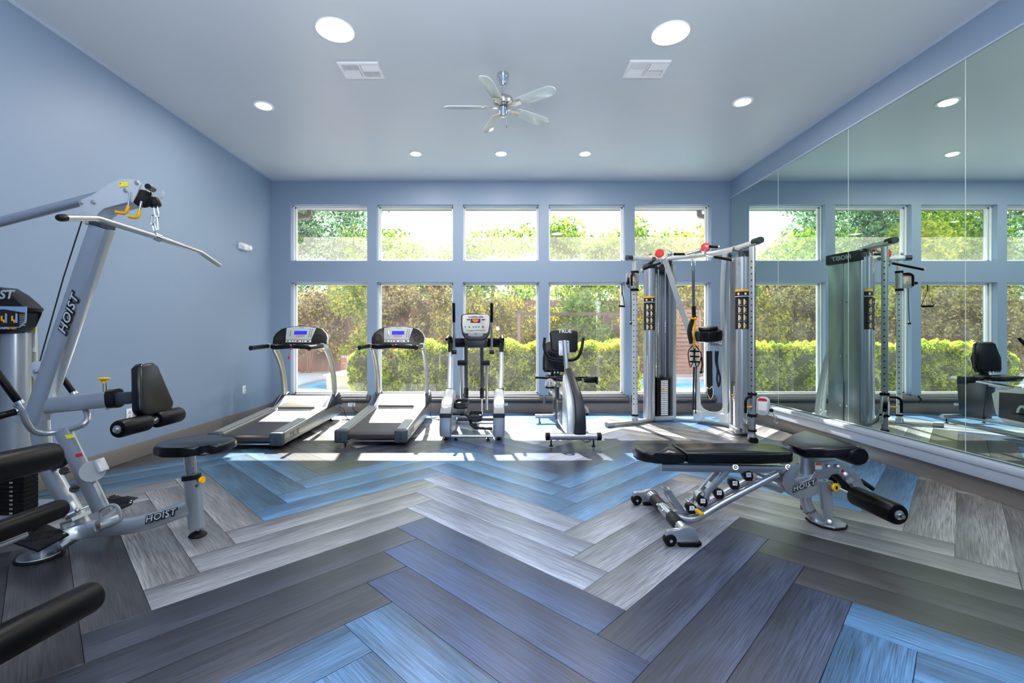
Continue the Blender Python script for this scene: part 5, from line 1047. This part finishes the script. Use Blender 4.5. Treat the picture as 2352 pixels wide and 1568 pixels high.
# towers
def tower(cx, cy, ux, uy, zb, zt, face):
    """round front shroud at (cx, cy); weight housing runs .4 m along (ux, uy)"""
    u = V((ux, uy, 0)).normalized(); n = V(face).normalized()       # n: side the open stack shows towards
    c = V((cx, cy, 0)); e = c+u*.36
    w().cyl((cx, cy, zb), (cx, cy, zt), .076, n=36).build('round_shroud', 'silver', Q)
    w().cyl((cx, cy, zt), (cx, cy, zt+.07), .04, n=18).build('shroud_neck', 'darkm', Q)
    w().sweep([(e.x, e.y, .03), (e.x, e.y, zt+.06)], [(a*.026, b_*.055) for a, b_ in ((-1, -1), (1, -1), (1.6, 0), (1, 1), (-1, 1))], up=tuple(n)).build('side_upright', 'silver', Q)
    bc = c+u*.18-n*.09; R3 = Matrix.Rotation(math.atan2(u.y, u.x), 3, 'Z')
    for k, s in enumerate((-1, 1)):     # two rear shroud halves with a gap between them
        sp = c+u*(.17+s*.1)-n*.1
        w().box((sp.x, sp.y, (zt+.05)/2+.02), (.19, .012, zt-.02), rot=R3, b=.004).box((sp+u*s*.1+n*.05).to_tuple()[:2]+((zt+.05)/2+.02,), (.012, .1, zt-.02), rot=R3, b=.004).build('rear_shroud', 'silver', Q)
        for z in (.35, .95, 1.6): w().cyl(sp-n*.006-u*s*.06+V((0, 0, z)), sp-n*.01-u*s*.06+V((0, 0, z)), .009, n=10).build('shroud_bolt', 'chrome', Q)
    hp = c+u*.18-n*.07
    w().box((hp.x, hp.y, zt+.02), (.44, .11, .13), rot=R3, b=.02, seg=3).build('tower_header', 'dark', Q)
    tx = -u if n.cross(-u).z > 0 else u
    f = -n; xdir = V((0, 0, 1)).cross(f)
    text('HOIST', .075, 'silp', cm_t.inv @ frame(hp-n*.057+V((0, 0, zt+.02)), xdir, f), Q, ext=.001, shear=.2, off=.002, sx=1.15)
    for s in (-.055, .055):
        g = c+u*(.2+s)-n*.01; w().cyl((g.x, g.y, .05), (g.x, g.y, zt), .011, n=12).build('guide_rod', 'chrome', Q)
    gp = c+u*.2-n*.01
    w().box((gp.x, gp.y, .05), (.3, .14, .06), rot=R3, b=.006).build('stack_base', 'silver', Q)
    for k in range(19):
        z = .1+k*.0258
        pz = w().box((gp.x, gp.y, z), (.2, .085, .0235), rot=R3, b=.002, seg=1).build('weight_plate', 'rubber', Q)
        lp_ = gp+n*.0435+u*.015
        w().box((lp_.x, lp_.y, z), (.11, .002, .017), rot=R3).build('weight_label', 'stick', pz)
    w().box((gp.x, gp.y, .1+19*.0258+.008), (.21, .09, .04), rot=R3, b=.005).build('top_plate', 'plastic', Q)
    pn = gp+n*.06-u*.02; w().cyl((pn.x, pn.y, .47), tuple(pn+n*.02)[:2]+(.47,), .012, n=14).tube([pn+V((0, 0, .47)), pn+n*.012+V((0, 0, .44)), pn+n*.012-u*.02+V((0, 0, .41))], .004, 6).build('selector_pin', 'yellow', Q)
    w().tube([gp+V((0, 0, .62)), gp+V((0, 0, zt))], .004, 6).build('cable', 'cable', Q)
    # exercise chart wrapped on the round shroud
    fd = (V((0, 0, 0))-V((cx, cy, 0))).normalized(); a0 = math.atan2(fd.y, fd.x)
    def arcstrip(z0, z1, a1, a2, r, mat, nm, par, n=10):
        m = w(); vs = []; 
        for k in range(n+1):
            a = a0+a1+(a2-a1)*k/n; vs += [(cx+r*math.cos(a), cy+r*math.sin(a), z0), (cx+r*math.cos(a), cy+r*math.sin(a), z1)]
        m.vf(vs, [(2*k, 2*k+2, 2*k+3, 2*k+1) for k in range(n)]); return m.build(nm, mat, par)
    chs = arcstrip(1.27, 1.74, -1.25, 1.25, .0768, 'black', 'exercise_chart', Q)
    arcstrip(1.715, 1.74, -1.2, 1.2, .0772, 'yellow', 'chart_heading', chs)
    arcstrip(1.655, 1.662, -1.2, 1.2, .0774, 'stick', 'chart_rule', chs)
    for a in (-.5, .5): arcstrip(1.675, 1.7, a-.14, a+.14, .0774, 'stick', 'chart_icon', chs, 3)
    for r_ in range(4):
        for a in (-.62, .1):
            z = 1.56-r_*.092
            arcstrip(z, z+.065, a+.12, a+.3, .0774, 'stick', 'chart_figure', chs, 2); arcstrip(z+.01, z+.05, a+.38, a+.5, .0774, 'yellow', 'chart_figure', chs, 2)
            arcstrip(z-.012, z-.008, a, a+.6, .0774, 'silp', 'chart_rule', chs, 3)
tower(2.08, 6.4, 1, .25, .05, 2.12, (.24, -.97, 0))
tower(2.87, 5.46, .25, 1, .11, 2.12, (-.97, .24, 0))
# arch legs and lower cross plate
for pts, lab in (([(2.2, 6.12, 2.2), (2.27, 6.14, 2.0), (2.42, 6.2, 1.62), (2.56, 6.27, 1.3), (2.66, 6.31, .95), (2.72, 6.34, .5), (2.75, 6.36, .04)], 0), ([(2.735, 5.58, 2.2), (2.745, 5.64, 2.0), (2.8, 5.78, 1.62), (2.87, 5.9, 1.3), (2.92, 6.0, .95), (2.97, 6.07, .5), (2.995, 6.11, .04)], 1)):
    w().sweep(smooth(pts, 4), rrect(.06, .06, .016, 3), up=(.7, .7, 0)).build('arch_leg', 'silver2', Q)
    x, y, _ = pts[-1]; w().box((x, y, .1), (.12, .12, .14), rot=Matrix.Rotation(-PI/4, 3, 'Z'), b=.02).build('leg_foot', 'silver2', Q)
w().prism([(-.17, .12)]+[(.17*math.cos(PI+PI*k/10)*.8, .12+.075*math.sin(PI+PI*k/10)) for k in range(0, 11)]+[(.17, .12), (.17, -.02), (-.17, -.02)], (2.872, 6.235, .12), (.7, -.71, 0), (0, 0, 1), .012, b=.002).build('cross_plate', 'silver2', Q)
# pull-up grips with red discs on the top beam
def redhub(p, n):
    w().lathe([(0, 0), (.055, 0), (.058, .008), (.05, .02), (.0, .022)], p, n, n=26).build('hub_disc', 'red', Q)
redhub(at(1515, 582, 6.05), (-.5, -1, .1)); redhub(at(1621, 568, 5.72), (-.6, -1, .1))
def grip(a, b_, r=.0165, col=True):
    a, b_ = V(a), V(b_); w().cyl(a, b_, r, n=16, b=.004).build('pull_up_grip', 'foam', Q)
    if col:
        d = (b_-a).normalized(); w().cyl(a-d*.04, a+d*.004, .012, n=12).build('grip_stem', 'chrome', Q); w().cyl(b_-d*.003, b_+d*.012, .019, n=14).build('grip_end', 'steel', Q)
grip(at(1516, 604, 6.0), at(1475, 619, 5.85)); grip(at(1547, 583.5, 5.98), at(1573, 583.5, 5.94)); grip(at(1628, 566, 5.6), at(1650, 567, 5.55)); grip(at(1640, 590, 5.5), at(1683, 597, 5.35))
w().ball(at(1538, 583, 6.0), .034, 14, 8).build('hub_knuckle', 'chrome', Q)
w().tube(smooth([at(1535, 586, 6.02), at(1520, 598, 6.0), at(1512, 612, 6.05)], 4), .014, 8).build('grip_arm', 'steel', Q)
w().tube(smooth([at(1618, 575, 5.7), at(1622, 586, 5.6), at(1636, 590, 5.52)], 4), .014, 8).build('grip_arm', 'steel', Q)
w().tube([at(1580, 583, 5.95), at(1600, 578, 5.85), at(1616, 572, 5.75)], .02, 12).cyl(at(1598, 579, 5.86), at(1609, 576, 5.8), .032, n=18).build('crossover_tube', 'steel', Q)
for u in (1493, 1551, 1583): w().ball(at(u, 583, 6.0), .02, 10, 6).build('nut', 'chrome', Q)
# carriages on the posts
def carriage(x, y, z, s, lab_red):
    d = V((-.7, -.72, 0)).normalized(); sd = V((.72, -.7, 0))*s
    P = V((x, y, z))
    for dz in (-.12, .12): w().bar([P+V((0, 0, dz-.014)), P+V((0, 0, dz+.014))], .086, .086, up=tuple(d), r=.014).build('carriage_bumper', 'rubber', Q)
    w().bar([P+V((0, 0, -.1)), P+V((0, 0, .1))], .08, .08, up=tuple(d), r=.01).build('carriage', 'steel', Q)
    h = [P+d*.04+V((0, 0, .09)), P+d*.11-sd*.02+V((0, 0, .09)), P+d*.14-sd*.03+V((0, 0, .06)), P+d*.14-sd*.03+V((0, 0, -.08))]
    w().tube(h, .014, 10, f=.04).build('carriage_handle', 'foam', Q)
    w().tube([P+d*.045+V((0, 0, -.02)), P+d*.08+V((0, 0, -.02)), P+d*.1-sd*.06+V((0, 0, -.02))], .009, 8, f=.02).build('carriage_pin', 'yellow', Q)
    c = P+sd*.115+d*.02; fd = d
    if not lab_red: c = P+V((-.075, -.05, 0)); sd, d = d, V((.72, -.7, 0))
    pl = w()
    pl.prism(rrect(.12, .2, .045, 4), c+d*.025, tuple(sd), (0, 0, 1), .006, b=.002).prism(rrect(.12, .2, .045, 4), c-d*.025, tuple(sd), (0, 0, 1), .006, b=.002)
    cpo = pl.build('pulley_housing', 'silver2', Q)
    w().cyl(c-d*.018, c+d*.018, .045, n=24).build('pulley', 'rubber', Q)
    sgn = 1 if (d.cross(V((0, 0, 1)))).dot(sd) < 0 else -1
    w().prism([(-.045, .0), (.045, 0), (.042, .02), (.02, .03), (-.02, .03), (-.042, .02)], c+d*.0295+V((0, 0, .058)), tuple(sd), (0, 0, 1), .002).build('warning_label', 'red', cpo)
    w().prism([(-.04, -.045), (.04, -.045), (.045, .05), (-.045, .05)], c+d*.0293, tuple(sd), (0, 0, 1), .0018).build('warning_label_text', 'stick', cpo)
    w().ball(c+sd*.08+V((0, 0, -.04)), .02, 12, 8).build('cable_stop', 'rubber', Q)
    return c+sd*.09+V((0, 0, -.05))
k1 = carriage(1.82, 6.2, 1.93, -1, 0)
k2 = carriage(2.85, 5.2, .42, 1, 1)
w().tube([k2, k2+V((.02, 0, -.06)), k2+V((.035, 0, -.1))], .004, 6).tube(link(k2+V((.03, 0, -.05)), k2+V((.04, 0, -.13)), .035, .003), .0035, 6, closed=True).build('snap_hook', 'chrome', Q)
w().tube(smooth([at(1448, 655, 6.15), at(1449, 690, 6.14), at(1449, 740, 6.13)], 3), .005, 6).ball(at(1449, 742, 6.13), .02, 10, 6).build('cable_end', 'cable', Q)
w().tube([(1.82, 6.2, 1.8), (1.84, 6.24, 1.2)], .003, 5).build('cable', 'cable', Q)
th = Thing('stirrup_handle', 'black triangular pull handle hanging from the high pulley, best seen in the mirror', 'pull handle', tuple(k1+V((-.1, -.05, -.18))))
hx = k1+V((-.08, -.06, -.1))
th.w().tube([hx+V((0, 0, .08)), hx], .006, 6).build('hanger', 'strap', th.o)
th.w().tube([hx, hx+V((-.045, -.045, -.2)), hx+V((.045, .045, -.2))], .006, 8, closed=True).build('triangle', 'cable', th.o)
th.w().cyl(hx+V((-.04, -.04, -.2)), hx+V((.04, .04, -.2)), .014, n=14).build('grip', 'foam', th.o)
# suspension trainer
ss = Thing('suspension_strap', 'grey, black and yellow suspension strap with loop handles hanging from the cable machine beam', 'exercise strap', (2.6, 6.15, .5))
w = ss.w; SY = 6.08
w().tube(link(at(1592, 596, SY), at(1593, 612, SY), .05, .004), .005, 8, closed=True).build('hook', 'chrome', ss.o)
w().tube([at(1592, 606, SY), at(1588, 622, SY), at(1596, 622, SY)], .004, 6, closed=True).build('cord_loop', 'cable', ss.o)
w().bar([at(1592.5, 622, SY), at(1593, 705, SY)], .038, .004, up=(0, 1, 0), r=.001).build('anchor_strap', 'greystrap', ss.o)
w().bar([at(1593, 703, SY), at(1594, 730, SY)], .05, .02, up=(0, 1, 0)).build('buckle', 'plastic', ss.o)
w().sweep(smooth([at(1597, 725, SY), at(1587, 745, SY), at(1584, 765, SY-.02), at(1589, 788, SY)], 3), rrect(.06, .03, .01, 2), up=(0, 1, 0)).build('strap_bundle', 'strap', ss.o)
w().sweep(smooth([at(1598, 728, SY-.02), at(1596, 745, SY-.03), at(1595, 770, SY-.03), at(1594, 790, SY-.02), at(1597, 800, SY-.02)], 3), rrect(.026, .012, .003, 1), up=(0, 1, 0)).build('yellow_strap', 'yellow', ss.o)
w().bar([at(1585, 731, SY-.03), at(1600, 732, SY-.03)], .02, .03, up=(0, 1, 0)).build('yellow_band', 'yellow', ss.o)
for a, b_, c_ in ((1581, 1594, 814), (1594, 1609, 818)):
    w().tube(smooth([at(1595, 790, SY), at(a, c_-6, SY), at((a+b_)/2-1, 843, SY), at(b_+2, c_-4, SY), at(1595, 790, SY)], 4), .007, 7).build('foot_cradle', 'strap', ss.o)
for v in (806, 818, 830): w().cyl(at(1585, v, SY-.02), at(1606, v+1, SY-.02), .011, n=10).build('loop_handle', 'foam', ss.o)
w().bar([at(1594, 842, SY), at(1592, 940, SY-.02)], .022, .006, up=(0, 1, 0), r=.001).build('lower_strap', 'strap', ss.o)
w().bar([at(1599, 842, SY), at(1598, 905, SY), at(1598, 950, SY)], .016, .005, up=(0, 1, 0), r=.001).build('lower_strap', 'strap', ss.o)
w().bar([at(1612, 820, SY), at(1613, 840, SY), at(1609, 855, SY)], .02, .01, up=(0, 1, 0), r=.003).ball(at(1610, 854, SY), .022, 10, 6).build('strap_tail', 'strap', ss.o)
# round black pad hung on the right arch leg
ap = Thing('padded_roll', 'round black padded cushion hung between the cable machine legs', 'padded cushion', (2.72, 5.9, 1.2))
w = ap.w
w().lathe([(0, -.085), (.13, -.085), (.16, -.07), (.165, 0), (.16, .045), (.14, .058), (0, .06)], at(1628, 768, 5.9), (-.1, -.1, 1), n=36).build('cushion', 'vinyl', ap.o)
w().lathe([(0, 0), (.11, 0), (.12, .02), (.11, .045), (0, .05)], at(1627, 758, 5.9), (-.1, -.1, 1), n=30).build('cushion_top', 'vinyl', ap.o)
w().bar([at(1632, 790, 5.92), at(1655, 791, 5.95)], .03, .04).bar([at(1655, 791, 5.95), at(1659, 760, 5.99)], .03, .03, up=(0, 1, 0)).build('bracket', 'chrome', ap.o)
a1 = Thing('ankle_strap', 'long black padded strap with pale edge and ring, hanging below the round cushion', 'exercise strap', (2.66, 5.88, .5))
w = a1.w
w().tube(link(at(1629, 789, 5.88), at(1629, 808, 5.88), .03, .003), .004, 6, closed=True).build('snap_hook', 'chrome', a1.o)
w().bar([at(1629, 806, 5.88), at(1630, 890, 5.88), at(1631, 914, 5.88)], .075, .012, up=(0, 1, 0), r=.004).build('strap', 'strap', a1.o)
w().tube(smooth([at(1624, 888, 5.87), at(1630, 893, 5.865), at(1636, 887, 5.87), at(1638, 905, 5.87), at(1632, 917, 5.865), at(1625, 905, 5.87)], 3), .004, 6, closed=True).build('strap_edge', 'stick', a1.o)
a2 = Thing('rope_handle', 'black looped rope handle hanging right of the padded strap', 'rope handle', (2.83, 5.9, .6))
w = a2.w
w().tube(link(at(1647, 789, 5.9), at(1646, 808, 5.9), .03, .003), .004, 6, closed=True).build('snap_hook', 'chrome', a2.o)
w().tube(smooth([at(1644, 806, 5.9), at(1644, 830, 5.9), at(1648, 850, 5.9), at(1647, 870, 5.9), at(1651, 888, 5.9), at(1654, 868, 5.9), at(1650, 850, 5.9), at(1647, 830, 5.9), at(1649, 806, 5.9)], 4), .012, 8).build('rope', 'strap', a2.o)
